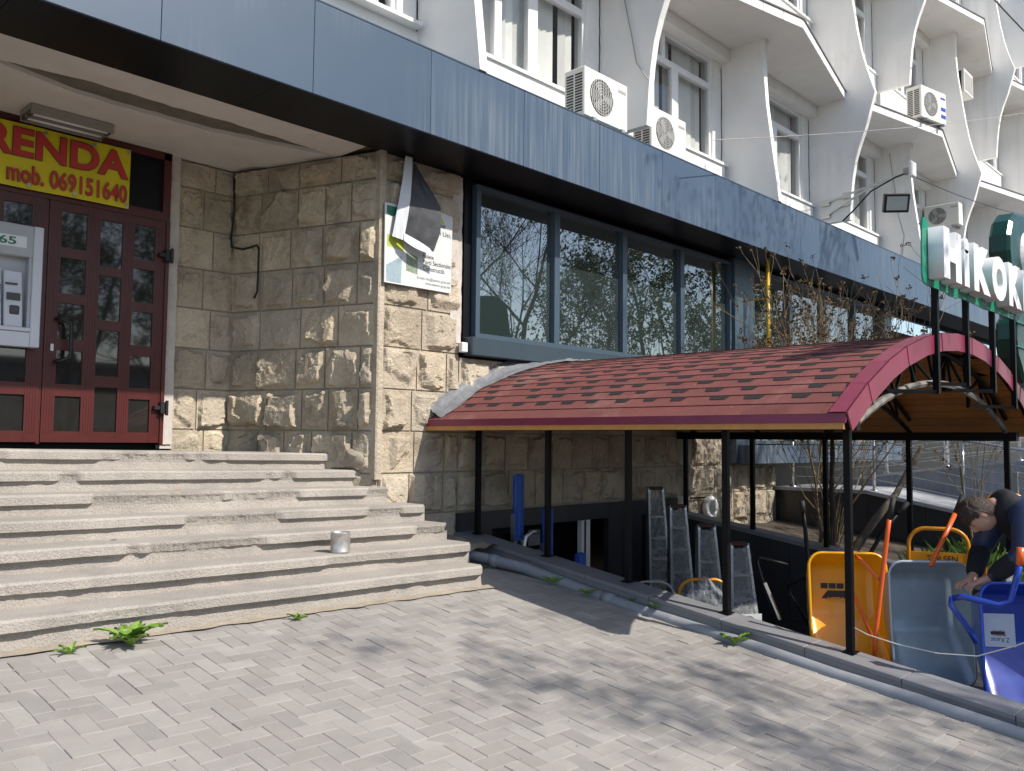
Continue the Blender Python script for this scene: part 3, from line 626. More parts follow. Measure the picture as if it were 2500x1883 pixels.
# rusty tin on a step
cx, cy = 3.88, yL-TR*5+.10; cz = sz(5, cx)+.002
tc = MB().lathe([(.0, 0), (.072, 0), (.075, .004), (.075, .012), (.073, .016), (.073, .145), (.076, .15), (.073, .152), (.070, .147), (.070, .02), (0, .018)], (cx, cy, cz), 28)
tag(tc.build('tin_can', 'tin', smooth=True), 'open rusty tin can standing on a lower concrete step', 'can')
for x, i, mt, lb in ((3.05, 2, 'litter_red', 'scrap of red litter lying on the third step'), (2.35, 4, 'litter_blue', 'scrap of blue litter lying on the fifth step')):
    y = yL-TR*i+.2; z = sz(i, x)+.004
    tag(MB().grid(lambda a, b: (x+.04*a, y+.025*b, z+.012*abs(nz(a*3, b*3, i))+.002), 5, 4).build('litter', mt), lb, 'litter')
# ================================================================== kerb walls, pit, drain pipe
def kz(y): return -.942+.1393*(y-6.046)
kw = thing('kerb_wall', 'low grey granite kerb wall along the basement stairs, grey pipe at its foot', 'low wall', (5.98, 6.2, -1.0))
KI = Matrix.Translation(-Vector((5.98, 6.2, -1.0)))
ys_ = [6.36, 6.0, 5.35, 4.70, 4.05, 3.40, 2.75, 2.10, 1.45, .8, .15, -.4]
for a, b in zip(ys_, ys_[1:]):
    x0, x1 = 5.84, 6.13; t = .035
    P_(MB().hexa([(x0, b+.002, kz(b)-t), (x1, b+.002, kz(b)-t), (x1, a-.002, kz(a)-t), (x0, a-.002, kz(a)-t)], [(x0, b+.002, kz(b)), (x1, b+.002, kz(b)), (x1, a-.002, kz(a)), (x0, a-.002, kz(a))]), 'cap_stone', 'granite', kw, KI, bevel=.004)
    P_(MB().hexa([(x0+.008, b+.002, kz(b)-.45), (x0+.04, b+.002, kz(b)-.45), (x0+.04, a-.002, kz(a)-.45), (x0+.008, a-.002, kz(a)-.45)], [(x0+.008, b+.002, kz(b)-t), (x0+.04, b+.002, kz(b)-t), (x0+.04, a-.002, kz(a)-t), (x0+.008, a-.002, kz(a)-t)]), 'facing_slab', 'granite', kw, KI)
P_(MB().hexa([(5.87, -.4, -3), (6.11, -.4, -3), (6.11, 6.4, -3), (5.87, 6.4, -3)], [(5.87, -.4, kz(-.4)-.035), (6.11, -.4, kz(-.4)-.035), (6.11, 6.4, kz(6.4)-.035), (5.87, 6.4, kz(6.4)-.035)]), 'wall_core', 'dark_tile', kw, KI)
# rubble between the stairs and the kerb
P_(MB().grid(lambda a, b: (5.22+.66*a, 5.75+.65*b, -.98+.06*nz(a*4, b*4)+.05*b-.10*a*0), 14, 14), 'rubble_fill', 'mortar', kw, KI)
def rz(y): return -1.02+.155*(y-5.5)
def rx(y): return 9.79+(6.2-y)*.0622
rw = thing('retaining_wall', 'dark tiled retaining wall on the far side of the basement stairs', 'retaining wall', (9.95, 6.2, -1.0))
RI = Matrix.Translation(-Vector((9.95, 6.2, -1.0)))
yy = [6.4, 5.6, 4.8, 4.0, 3.2, 2.4, 1.6]
for a, b in zip(yy, yy[1:]):
    P_(MB().hexa([(rx(b)-.06, b+.002, rz(b)-.05), (rx(b)+.2, b+.002, rz(b)-.05), (rx(a)+.2, a-.002, rz(a)-.05), (rx(a)-.06, a-.002, rz(a)-.05)], [(rx(b)-.06, b+.002, rz(b)), (rx(b)+.2, b+.002, rz(b)), (rx(a)+.2, a-.002, rz(a)), (rx(a)-.06, a-.002, rz(a))]), 'cap_stone', 'granite', rw, RI)
    for q in range(4):
        z1a, z1b = rz(a)-.052-.45*q, rz(b)-.052-.45*q
        P_(MB().hexa([(rx(b)-.045, b+.003, z1b-.447), (rx(b), b+.003, z1b-.447), (rx(a), a-.003, z1a-.447), (rx(a)-.045, a-.003, z1a-.447)], [(rx(b)-.045, b+.003, z1b), (rx(b), b+.003, z1b), (rx(a), a-.003, z1a), (rx(a)-.045, a-.003, z1a)]), 'wall_tile', 'dark_tile', rw, RI)
P_(MB().hexa([(rx(1.6), 1.6, -3), (rx(1.6)+.17, 1.6, -3), (rx(6.4)+.17, 6.4, -3), (rx(6.4), 6.4, -3)], [(rx(1.6), 1.6, rz(1.6)-.052), (rx(1.6)+.17, 1.6, rz(1.6)-.052), (rx(6.4)+.17, 6.4, rz(6.4)-.052), (rx(6.4), 6.4, rz(6.4)-.052)]), 'wall_core', 'soffit_dark', rw, RI)
st = thing('basement_stairs', 'dark stair flight going down to the basement shop under the canopy', 'stairs', (8, 2, -1.75))
SI = Matrix.Translation(-Vector((8, 2, -1.75)))
fz = lambda y: gz(5.8, y)
P_(MB().hexa([(6.11, -.4, -3), (10.2, -.4, -3), (10.2, 3.0, -3), (6.11, 3.0, -3)], [(6.11, -.4, fz(-.4)-.02), (10.2, -.4, fz(-.4)-.02), (10.2, 3.0, -1.66), (6.11, 3.0, -1.66)]), 'top_landing', 'pit_floor', st, SI)
for q in range(7): P_(MB().box(6.11, rx(3), 3.0+.3*q, 3.3+.3*q, -3.0, -1.66-.17*(q+1)), 'step', 'pit_floor', st, SI)
P_(MB().box(6.11, 9.9, 5.1, 6.9, -3.1, -2.9), 'bottom_landing', 'pit_floor', st, SI)
dp = thing('drain_pipe', 'grey plastic drain pipe lying along the foot of the granite kerb', 'pipe', (5.78, 5.5, -1.15))
DI = Matrix.Translation(-Vector((5.78, 5.5, -1.15)))
pp = [(5.46, 6.0, gz(5.6, 6.0)+.12), (5.60, 5.65, gz(5.6, 5.6)+.075), (5.74, 5.30, gz(5.7, 5.3)+.055)]+[(5.775, 5.0-.5*k, gz(5.775, 5.0-.5*k)+(.008 if k else .03)+.006*math.sin(k*2.2)) for k in range(0, 11)]
P_(MB().tube(pp, .050, 16).add([], []), 'pipe_run', 'pipe_grey', dp, DI, smooth=True)
for p, q in ((pp[1], pp[2]), (pp[4], pp[5])):
    p, q = Vector(p), Vector(q); P_(MB().tube([p.lerp(q, .1), p.lerp(q, .3)], .057, 16), 'pipe_socket', 'pipe_grey', dp, DI, smooth=True)
# ================================================================== canopy over the stairs
cn = thing('canopy', 'barrel-vaulted canopy with red shingles on black posts over the basement stairs', 'canopy', (8, 4.3, -1.2))
CI = Matrix.Translation(-Vector((8, 4.3, -1.2)))
def C_(mb, name, mt, par=cn, **k):
    o = mb.build(name, mt, None, **k); o.parent = par
    if par == cn: o.matrix_parent_inverse = CI
    return o
XC, RAD = 7.93, 4.45; ZC = .915-RAD; HS = 2.43; A0 = math.asin(HS/RAD)
def arc(a, r=0.): return XC+(RAD+r)*math.sin(a), ZC+(RAD+r)*math.cos(a)
PY = [6.20, 5.28, 4.377, 3.454, 2.50]
for y in PY:
    C_(MB().box(5.996, 6.044, y-.024, y+.024, kz(y), .105), 'post', 'black_metal', bevel=.003)
    C_(MB().box(5.975, 6.065, y-.045, y+.045, kz(y)-.004+.012*(1), kz(y)+.016), 'base_plate', 'black_metal')
    C_(MB().box(rx(y)-.026, rx(y)+.026, y-.026, y+.026, rz(y), .085), 'post', 'black_metal', bevel=.004)
C_(MB().box(5.985, 6.055, 2.42, 6.30, .10, .165), 'eave_beam', 'black_metal')
C_(MB().hexa([(rx(2.4)-.05, 2.4, .05), (rx(2.4)+.05, 2.4, .05), (rx(6.3)+.05, 6.3, .05), (rx(6.3)-.05, 6.3, .05)], [(rx(2.4)-.05, 2.4, .14), (rx(2.4)+.05, 2.4, .14), (rx(6.3)+.05, 6.3, .14), (rx(6.3)-.05, 6.3, .14)]), 'eave_beam', 'black_metal')
# trusses: outer and inner arc with web struts
RI2 = ((1.95**2+.40**2)/(2*.40)); ZI = .535-RI2; XI = 8.07
def inner(t): a = math.asin(1.95/RI2)*t; return XI+RI2*math.sin(a), ZI+RI2*math.cos(a)
for q, y in enumerate(PY):
    tr_ = C_(MB().tube([(arc(A0*.86*(-1+2*k/24), -.11)[0], y, arc(A0*.86*(-1+2*k/24), -.11)[1]) for k in range(25)], .025, 6), 'truss', 'black_metal')
    C_(MB().tube([(inner(-1+2*k/24)[0], y, inner(-1+2*k/24)[1]) for k in range(25)], .024 if q < 4 else .03, 6), 'inner_arc', 'scraped_metal' if q == 4 else 'black_metal', tr_)
    w = MB()
    for k in range(8):
        t = -.8+1.6*k/7; xi, zi = inner(t); ao = A0*.86*t*.98; xo, zo = arc(ao, -.11); w.bar((xi, y, zi), (xo, y, zo), .022)
        if k < 7:
            xo2, zo2 = arc(A0*.86*(t+1.6/7)*.98, -.11)
            if k % 2: w.bar((xi, y, zi), (xo2, y, zo2), .02)
            else:
                xi2, zi2 = inner(t+1.6/7); w.bar((xo, y, zo), (xi2, y, zi2), .02)
    C_(w, 'web_strut', 'black_metal', tr_, fix=False)
# plank ceiling: narrow varnished boards running the length
NP = 34
for k in range(NP):
    a0, a1 = A0*.99*(-1+2*k/NP)+.0012, A0*.99*(-1+2*(k+1)/NP)-.0012
    (xa, za), (xb, zb) = arc(a0, -.075), arc(a1, -.075); (xc, zc2), (xd, zd) = arc(a0, -.055), arc(a1, -.055)
    C_(MB().hexa([(xa, 2.34, za), (xb, 2.34, zb), (xb, 6.40, zb), (xa, 6.40, za)], [(xc, 2.34, zc2), (xd, 2.34, zd), (xd, 6.40, zd), (xc, 6.40, zc2)]), 'plank', 'wood')
C_(MB().grid(lambda a, b: (arc(A0*(-1+2*a), -.048)[0], 2.32+4.08*b, arc(A0*(-1+2*a), -.048)[1]), 40, 1), 'deck', 'soffit_dark')
# shingle courses
NCO = 34; TW = .30; n_in = 0; far = MB(); dark = MB()
rs = random.Random(12)
for k in range(NCO):
    a_lo = A0*(1-2*k/NCO)*-1; a_hi = A0*(1-2*(k+1.25)/NCO)*-1      # from the near eave up over the ridge
    down = k < NCO//2
    y = 2.29-rs.uniform(0, TW); tabn = 0
    while y < 6.40:
        wy = TW*rs.uniform(.86, 1.14); ya, yb = max(2.29, y), min(6.40, y+wy); y += wy; tabn += 1
        if yb-ya < .03: continue
        # courses overlap downslope: lower edge is lifted
        if down: lo, hi, la, lb = a_lo, a_hi, .009, .002
        else: lo, hi, la, lb = A0*(1-2*(k-.25)/NCO)*-1, A0*(1-2*(k+1)/NCO)*-1, .002, .012
        (x0, z0), (x1, z1) = arc(lo, la), arc(hi, lb); (x0b, z0b), (x1b, z1b) = arc(lo, la-.006), arc(hi, lb-.006)
        g_ = .0015
        args = ([(x0b, ya+g_, z0b), (x1b, ya+g_, z1b), (x1b, yb-g_, z1b), (x0b, yb-g_, z0b)], [(x0, ya+g_, z0), (x1, ya+g_, z1), (x1, yb-g_, z1), (x0, yb-g_, z0)])
        if k <= 20 and n_in < 296: C_(MB().hexa(*args), 'shingle', 'shingle'); n_in += 1
        else: far.hexa(*args)
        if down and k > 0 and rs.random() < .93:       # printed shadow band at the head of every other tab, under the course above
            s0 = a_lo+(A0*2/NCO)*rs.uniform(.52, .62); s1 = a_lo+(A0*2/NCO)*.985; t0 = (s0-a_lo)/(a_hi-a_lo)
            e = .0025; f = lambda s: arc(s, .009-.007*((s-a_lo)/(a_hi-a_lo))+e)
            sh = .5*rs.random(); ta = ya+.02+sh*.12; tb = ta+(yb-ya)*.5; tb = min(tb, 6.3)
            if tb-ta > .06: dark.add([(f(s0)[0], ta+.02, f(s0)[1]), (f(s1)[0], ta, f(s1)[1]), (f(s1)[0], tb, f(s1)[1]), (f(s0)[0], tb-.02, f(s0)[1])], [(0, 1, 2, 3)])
tag(C_(far, 'far_shingles', 'shingle', fix=False), kind='stuff')
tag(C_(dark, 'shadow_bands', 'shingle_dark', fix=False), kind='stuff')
# eave trim and wooden fascia strip, front burgundy edging in bent segments
xe, ze = arc(-A0)
C_(MB().hexa([(xe-.012, 2.29, ze-.052), (xe+.002, 2.29, ze-.055), (xe+.002, 6.41, ze-.055), (xe-.012, 6.41, ze-.052)], [(xe-.004, 2.29, ze+.005), (xe+.02, 2.29, ze+.012), (xe+.02, 6.41, ze+.012), (xe-.004, 6.41, ze+.005)]), 'eave_trim', 'burgundy')
C_(MB().box(xe+.003, xe+.03, 2.31, 6.41, ze-.095, ze-.05), 'eave_board', 'wood_edge')
x2, z2 = arc(A0); C_(MB().box(x2-.03, x2, 2.31, 6.41, z2-.095, z2-.02), 'eave_board', 'wood_edge')
C_(MB().box(xe+.03, 5.98, 2.7, 6.40, ze-.06, ze-.045), 'eave_underside', 'wood')
NT = 13
for k in range(NT):
    a0, a1 = A0*(-1+2*k/NT), A0*(-1+2*(k+1)/NT); off = .004*(k % 2)
    pts = [arc(a0, .022), arc(a1+.006, .022), arc(a1+.006, -.125), arc(a0, -.125)]
    C_(MB().prism([(x, 2.275-off, z) for x, z in pts], (0, .012, 0)).hexa([(pts[0][0], 2.275-off, pts[0][1]-.003), (pts[1][0], 2.275-off, pts[1][1]-.003), (pts[1][0], 2.40, pts[1][1]-.003), (pts[0][0], 2.40, pts[0][1]-.003)], [(pts[0][0], 2.275-off, pts[0][1]), (pts[1][0], 2.275-off, pts[1][1]), (pts[1][0], 2.40, pts[1][1]), (pts[0][0], 2.40, pts[0][1])]), 'front_edging', 'burgundy')
C_(MB().grid(lambda a, b: (arc(A0*(-.99+1.45*a))[0]+.01*nz(a*12, 2), 6.405-.006-.26*(1-b)*(.8+.25*nz(a*9)), arc(A0*(-.99+1.45*a), .016)[1]+.02*b+.10*b**2+(.03*nz(a*22, b*3)+.02*nz(a*60, b*7))*(.3+b)), 70, 8), 'lead_flashing', 'lead', smooth=True)
C_(MB().add([], []).tube([(5.985, 2.46, -.7), (5.985, 2.46, -.71)], .001, 4), 'screw', 'steel')
m = MB(); rs = random.Random(31)
for k in range(90):
    a_ = -A0*rs.uniform(.02, .97); y = rs.uniform(2.4, 6.2); x, z = arc(a_, .013); s_ = rs.uniform(.004, .013); q_ = rs.uniform(0, 3)
    m.add([(x-s_*math.cos(q_), y-s_*math.sin(q_), z+.002), (x+s_*.5*math.sin(q_), y-s_*.5*math.cos(q_), z+.004), (x+s_*math.cos(q_), y+s_*math.sin(q_), z+.003)], [(0, 1, 2)])
tag(C_(m, 'roof_debris', 'string', fix=False), kind='stuff')
# ================================================================== shop sign on the canopy
sg = thing('shop_sign', 'white HiKOKI letters on a green backing standing over the canopy front', 'sign', (8, 2.25, .4))
GI = Matrix.Translation(-Vector((8, 2.25, .4)))
def G_(mb, name, mt, par=sg, inv=GI, **k): return P_(mb, name, mt, par, inv, **k)
LT = (('H', 6.77, .41), ('i', 7.25, .13), ('K', 7.50, .44), ('O', 8.0, .44), ('K', 8.51, .42), ('I', 8.98, .13))
for ch, x, w in LT:
    me = text_mesh(ch, w, .385, .11, .07); o = obj('letter', me, 'sign_white', sg); o.location = (x, 2.125, 1.24); o.matrix_parent_inverse = GI
bk = [(6.68, 1.69), (6.66, 1.60), (6.65, 1.26), (6.68, 1.205), (6.75, 1.19), (7.2, 1.19), (7.26, 1.175), (7.45, 1.175), (7.52, 1.19), (7.98, 1.185), (8.2, 1.175), (8.45, 1.185), (9.1, 1.185), (9.14, 1.58), (7.3, 1.58), (6.85, 1.62), (6.75, 1.70)]
G_(MB().prism([(x, 2.184, z) for x, z in bk], (0, .012, 0)), 'backing', 'sign_green')
for x, zb in ((7.19, .40), (7.96, .50), (8.73, .48), (9.42, .36)):
    G_(MB().box(x-.022, x+.022, 2.25, 2.295, zb, 1.70), 'sign_post', 'black_metal')
    G_(MB().bar((x, 2.27, zb+.015), (x-.47, 2.55, zb+.015), .03).bar((x-.47, 2.55, zb), (x-.47, 2.55, zb+.33), .03).bar((x-.47, 2.55, zb+.32), (x, 2.28, zb+.32), .028), 'bracket', 'black_metal')
# green power-drill cut-out at the end of the sign
dg = thing('drill_figure', 'dark green cut-out figure at the right edge beside the white letters', 'sign', (9.9, 2.25, .5))
D2 = Matrix.Translation(-Vector((9.9, 2.25, .5)))
XD = .42
poly = [(9.72, 2.50), (9.55, 2.47), (9.38, 2.36), (9.28, 2.20), (9.26, 2.03), (9.31, 1.86), (9.40, 1.73), (9.55, 1.66), (9.62, 1.55), (9.58, 1.42), (9.46, 1.34), (9.42, 1.15), (9.47, .98), (9.60, .86), (9.72, .72), (9.9, .67), (10.3, .67), (10.4, 1.2), (10.3, 1.8), (10.2, 2.4), (9.95, 2.52)]
G_(MB().prism([(x+XD, 2.34, z-.06) for x, z in poly], (0, .2, 0)), 'body', 'drill_green', dg, D2, bevel=.03)
G_(MB().lathe([(0, -.03), (.20, -.03), (.24, 0)], (10.32, 2.34, 2.02), 24, 'y'), 'chuck', 'pvc_white', dg, D2)
for z in (1.0, 1.25): G_(MB().box(9.80, 10.5, 2.32, 2.339, z, z+.02), 'trim_line', 'sign_green', dg, D2)
# ================================================================== air conditioners
def ac_unit(loc, label, w=.78, h=.55, d=.29, rot=0, brand=None):
    t = thing('air_conditioner', label, 'air conditioner', loc, 'outdoor air-conditioning units on the upper facade', (0, 0, rot))
    MB().box(-w/2, w/2, 0, d, 0, h).build('casing', 'ac_white', t, bevel=.012)
    MB().lathe([(0, -.004), (.20*h/.55, -.004), (.205*h/.55, .0)], (-w*.12, 0, h*.5), 28, 'y').build('fan_opening', 'ac_dark', t)
    g = MB()
    for k in range(1, 7): g.lathe([(.032*k*h/.55, -.012), (.032*k*h/.55+.004, -.012)], (-w*.12, 0, h*.5), 24, 'y')
    for k in range(14):
        x = -w*.12-.2*h/.55+k*.4*h/.55/13; hh = math.sqrt(max(0, (.205*h/.55)**2-(x+w*.12)**2)); g.box(x-.002, x+.002, -.013, -.008, h*.5-hh, h*.5+hh)
    g.build('fan_grille', 'ac_white', t, fix=False)
    b = MB()
    for k in range(3):
        a = k*2.09; c_, s_ = math.cos(a), math.sin(a); X = lambda r, q: (-w*.12+c_*r-s_*q, -.006, h*.5+s_*r+c_*q); b.add([X(.02, -.02), X(.17, -.06), X(.17, .03), X(.02, .03)], [(0, 1, 2, 3)])
    b.build('fan_blade', 'pipe_grey', t, fix=False)
    s_ = MB()
    for q in range(2):
        for k in range(14): z = h*.1+k*h*.8/14; s_.box(-w/2-.003, -w/2+.001, d*(.12+.42*q), d*(.12+.42*q)+d*.34, z, z+h*.035)
    s_.build('side_louvre', 'ac_dark', t)
    f = MB()
    for x in (-w*.33, w*.33): f.box(x-.03, x+.03, -.04, d+.05, -.035, 0)
    f.build('foot', 'pipe_grey', t)
    MB().box(w*.27, w*.45, -.003, .001, h*.78, h*.84).build('printed_badge', brand or 'cable_grey', t)
    return t
ac_unit((7.50, 5.75, 3.51), 'white air conditioner on the blue fascia under first upper window')
ac_unit((9.15, 6.02, 3.62), 'air conditioner half hidden behind a hanging fin')
a3 = ac_unit((17.05, 5.33, 6.10), 'air conditioner with blue stripes standing on a sunshade slab', w=.86, h=.62, d=.30, rot=math.radians(-12), brand='blue_paint')
MB().box(.24, .40, -.0035, .001, .12, .19).build('blue_stripe', 'blue_paint', a3); MB().box(.24, .40, -.0035, .001, .26, .33).build('blue_stripe', 'blue_paint', a3)
ac_unit((20.10, 6.18, 4.80), 'air conditioner bracketed to the side of a fin behind the sign', w=.72, h=.5, d=.28, rot=math.radians(-90))
ac_unit((15.3, 6.2, 5.3), 'air conditioner mostly hidden under the second sunshade slab', w=.7, h=.5)
bx = thing('window_air_conditioner', 'boxy window air conditioner in a sooty recess of the upper facade', 'air conditioner', (21.5, 5.95, 8.12))
MB().box(-.33, .33, 0, .6, 0, .55).build('casing', 'ac_white', bx, bevel=.01); MB().box(-.29, .29, -.004, .001, .06, .48).build('front_grille', 'cable_grey', bx)
MB().box(-.334, -.329, .06, .28, .08, .5).box(-.334, -.329, .33, .55, .08, .5).build('side_grille', 'ac_dark', bx)
# ================================================================== floodlight bracket and antenna on the hanging fin
fb = thing('floodlight', 'black floodlight on a steel bracket fixed to a fin', 'floodlight', (14.40, 5.9, 4.1))
FI = Matrix.Translation(-Vector((14.40, 5.9, 4.1)))
xf = 14.405
m = MB().bar((xf, 6.32, 4.16), (xf, 4.95, 4.42), .03).bar((xf, 6.32, 3.93), (xf, 5.55, 4.28), .03)
for y, z in ((6.30, 4.16), (5.93, 4.23), (6.30, 3.94), (5.93, 4.10)): m.box(xf-.01, xf+.03, y-.07, y+.07, z-.05, z+.05)
G_(m, 'bracket', 'alu', fb, FI)
G_(MB().box(-.20, .20, -.05, .05, -.15, .15), 'housing', 'black_plastic', fb, FI, bevel=.01); hs = fb.children[-1]; hs.matrix_parent_inverse = Matrix(); hs.location = (-.05, -.80, -.17); hs.rotation_euler = (.35, 0, math.radians(-52))
gl = MB().box(-.16, .16, -.056, -.049, -.11, .11).build('lens', 'flood_glass', hs)
G_(MB().tube([(xf, 6.0, 3.80), (xf-.05, 5.8, 3.93), (xf-.06, 5.5, 4.20), (xf-.05, 5.1, 4.36), (xf, 4.86, 4.42)], .013, 6), 'lead', 'cable', fb, FI)
an = thing('wifi_antenna', 'small white panel antenna at the tip of the floodlight bracket', 'antenna', (14.42, 4.86, 4.45))
MB().box(-.09, .09, -.04, .03, -.13, .13).build('panel', 'antenna', an, bevel=.02); MB().box(-.06, .06, .03, .13, -.06, .04).build('mount', 'cable_grey', an, bevel=.01)
# overhead cables
def wire(label, pts, r=.008, mt='cable', n=24):
    P = [Vector(p) for p in pts]; o = []
    for k in range(n+1):
        t = k/n; o.append(P[0].lerp(P[-1], t)+Vector((0, 0, -4*t*(1-t)*pts_sag)))
    return tag(MB().tube(o, r, 5).build('overhead_cable', mt), label, 'cable')
pts_sag = .15; wire('thick black cable crossing the upper right facade', [(11.2, 4.6, 8.4), (26.0, 4.6, 9.4)], .014)
pts_sag = .1; wire('thin grey cable strung across the fins from the lower air conditioner', [(9.0, 5.3, 3.62), (25, 5.25, 8.6)], .006, 'cable_grey')
wire('cable running right from the floodlight bracket', [(14.42, 4.9, 4.38), (24, 5.2, 5.6)], .007)
tag(MB().tube([(8.445, 6.3, 5.9), (8.44, 6.1, 5.0), (8.44, 6.02, 4.6), (8.44, 5.92, 4.45), (8.46, 5.86, 4.35)], .008, 5).build('wall_cable', 'cable_grey'), 'grey wire hanging down the side of the first hanging fin', 'cable')
tag(MB().tube([(17.42, 6.3, 5.8), (17.42, 6.2, 5.0), (17.42, 6.15, 4.5), (17.42, 6.05, 4.1), (17.42, 6.1, 3.7)], .006, 5).build('wall_cable', 'cable_grey'), 'thin wire running down the fin below the second sunshade slab', 'cable')
gp = thing('gas_pipe', 'yellow gas pipe rising in front of the blue column', 'pipe', (11.60, 5.95, .4))
MB().tube([(0, 0, 0), (0, 0, 2.29)], .03, 12).build('riser', 'gas_yellow', gp, smooth=True)
for z in (.9, 1.7): MB().box(-.02, .02, 0, .35, z, z+.02).build('clamp', 'gas_yellow', gp)
# ================================================================== pier lamp
pl = thing('wall_lamp', 'round white lamp plate on the sunlit stone pier', 'lamp', (10.56, 6.30, -.88))
MB().lathe([(0, -.03), (.10, -.03), (.105, -.045), (.15, -.04), (.16, 0), (.15, .03)], (0, 0, 0), 30, 'y').build('rim', 'antenna', pl, smooth=True)
MB().lathe([(0, -.036), (.098, -.034)], (0, 0, 0), 30, 'y').build('lens', 'alu', pl)
MB().bar((-.1, .02, .14), (-.42, .05, .14), .02).build('arm', 'black_metal', pl)
# ================================================================== planter, ramp and railings on the right
soil = tag(sheet([9.95, 11, 12.72], [-.4, 2, 4, 6.45], lambda x, y: -1.32+.10*(y-5)).build('planting_bed', 'soil'), kind='structure')
rp = thing('access_ramp', 'grey tiled access ramp with a dark side wall beyond the planting bed', 'ramp', (14, 5, -1))
MI = Matrix.Translation(-Vector((14, 5, -1)))
def wz(y): return -.66 if y > 5.0 else -.66-.175*(5.0-y)
yy = [6.42, 5.7, 5.0, 4.2, 3.4, 2.6, 1.8, 1.0]
for a, b in zip(yy, yy[1:]):
    for q in range(2): P_(MB().hexa([(12.70, b+.002, wz(b)-.05-.55*(q+1)), (12.75, b+.002, wz(b)-.05-.55*(q+1)), (12.75, a-.002, wz(a)-.05-.55*(q+1)), (12.70, a-.002, wz(a)-.05-.55*(q+1))], [(12.70, b+.002, wz(b)-.052-.55*q), (12.75, b+.002, wz(b)-.052-.55*q), (12.75, a-.002, wz(a)-.052-.55*q), (12.70, a-.002, wz(a)-.052-.55*q)]), 'wall_tile', 'dark_tile', rp, MI)
    for xa, xb in ((12.67, 13.43), (13.435, 14.2)):
        P_(MB().hexa([(xa, b+.002, wz(b)-.05), (xb, b+.002, wz(b)-.05), (xb, a-.002, wz(a)-.05), (xa, a-.002, wz(a)-.05)], [(xa, b+.002, wz(b)), (xb, b+.002, wz(b)), (xb, a-.002, wz(a)), (xa, a-.002, wz(a))]), 'floor_tile', 'ramp_tile', rp, MI)
def wz2(y): return -.60+.30*min(1, max(0, (6.2-y)/1.9))+(0 if y > 4.3 else .10*(4.3-y))
yy2 = [6.42, 5.8, 5.2, 4.6, 4.0, 3.4, 2.8, 2.0]
for a, b in zip(yy2, yy2[1:]):
    P_(MB().hexa([(14.2, b, -2), (14.24, b, -2), (14.24, a, -2), (14.2, a, -2)], [(14.2, b, wz2(b)-.04), (14.24, b, wz2(b)-.04), (14.24, a, wz2(a)-.04), (14.2, a, wz2(a)-.04)]), 'side_panel', 'ramp_side', rp, MI)
    P_(MB().hexa([(14.17, b+.002, wz2(b)-.04), (16.2, b+.002, wz2(b)-.04), (16.2, a-.002, wz2(a)-.04), (14.17, a-.002, wz2(a)-.04)], [(14.17, b+.002, wz2(b)), (16.2, b+.002, wz2(b)), (16.2, a-.002, wz2(a)), (14.17, a-.002, wz2(a))]), 'floor_tile', 'ramp_tile', rp, MI)
P_(MB().hexa([(12.75, 1, -2), (16.2, 1, -2), (16.2, 6.42, -2), (12.75, 6.42, -2)], [(12.75, 1, -1.45), (16.2, 1, -1.45), (16.2, 6.42, -.75), (12.75, 6.42, -.75)]), 'ramp_core', 'ramp_side', rp, MI)
def railing(label, x, ys, zf, h=.95, rails=5, x2=None):
    t = thing('railing', label, 'railing', (x, ys[0], zf(ys[0])), 'stainless railings of the access ramp'); I = Matrix.Translation(-Vector((x, ys[0], zf(ys[0]))))
    xx = lambda k: x if x2 is None else x+(x2-x)*k/(len(ys)-1)
    for k, y in enumerate(ys):
        P_(MB().tube([(xx(k), y, zf(y)), (xx(k), y, zf(y)+h)], .021, 10), 'post', 'steel', t, I, smooth=True)
        P_(MB().lathe([(0, .03), (.03, .028), (.055, .008), (.057, 0)], (xx(k), y, zf(y)), 14), 'foot_cover', 'steel', t, I, smooth=True)
    for q in range(rails): P_(MB().tube([(xx(k)-.03, y, zf(y)+h*(.18+.15*q)) for k, y in enumerate(ys)], .008, 6), 'rail', 'steel', t, I)
    P_(MB().tube([(xx(k), y, zf(y)+h) for k, y in enumerate(ys)], .024, 8), 'handrail', 'steel', t, I, smooth=True); return t
railing('steel railing along the dark wall edge of the ramp', 12.85, [6.2, 4.95, 3.75, 2.55, 1.4], wz)
railing('steel railing on the upper flight of the ramp, farther back', 14.3, [6.2, 5.3, 4.4, 3.4, 2.4], wz2)
railing('steel railing along the far outer edge of the ramp', 16.0, [6.2, 4.9, 3.6, 2.3], wz2, h=1.0)
hp = thing('handrail_pair', 'pair of thick steel handrails rising at the far end of the ramp', 'railing', (17, 4, .2)); HI = Matrix.Translation(-Vector((17, 4, .2)))
for dz in (0, .16): P_(MB().tube([(16.6, 5.9, .34+dz), (17.0, 4.4, .22+dz), (17.6, 2.6, -.02+dz)], .035, 10), 'rail', 'steel', hp, HI, smooth=True)
for y, x in ((5.2, 16.8), (3.6, 17.25)): P_(MB().tube([(x, y, -1.6), (x, y, .35)], .03, 8), 'post', 'steel', hp, HI)
# chain-link gate right of the ramp
cl = thing('chain_link_gate', 'grey framed chain-link gate behind the yellow trolley', 'gate', (11.6, 2.3, -1.4)); LI = Matrix.Translation(-Vector((11.6, 2.3, -1.4)))
P_(MB().bar((11.35, 2.75, -1.4), (11.35, 2.75, -.30), .06).bar((11.35, 2.75, -.33), (11.9, .9, -.35), .05).bar((11.9, .9, -1.4), (11.9, .9, -.33), .06), 'frame', 'cable_grey', cl, LI)
w = MB()
for k in range(44):
    a = k/44
    for s_ in (1, -1):
        t0, t1 = a, a+.27*s_
        if 0 <= t1 <= 1: w.bar((11.35+.55*t0, 2.75-1.85*t0, -1.0 if 1 else 0), (11.35+.55*t1, 2.75-1.85*t1, -.37), .006)
P_(w, 'wire_mesh', 'chain', cl, LI, fix=False)
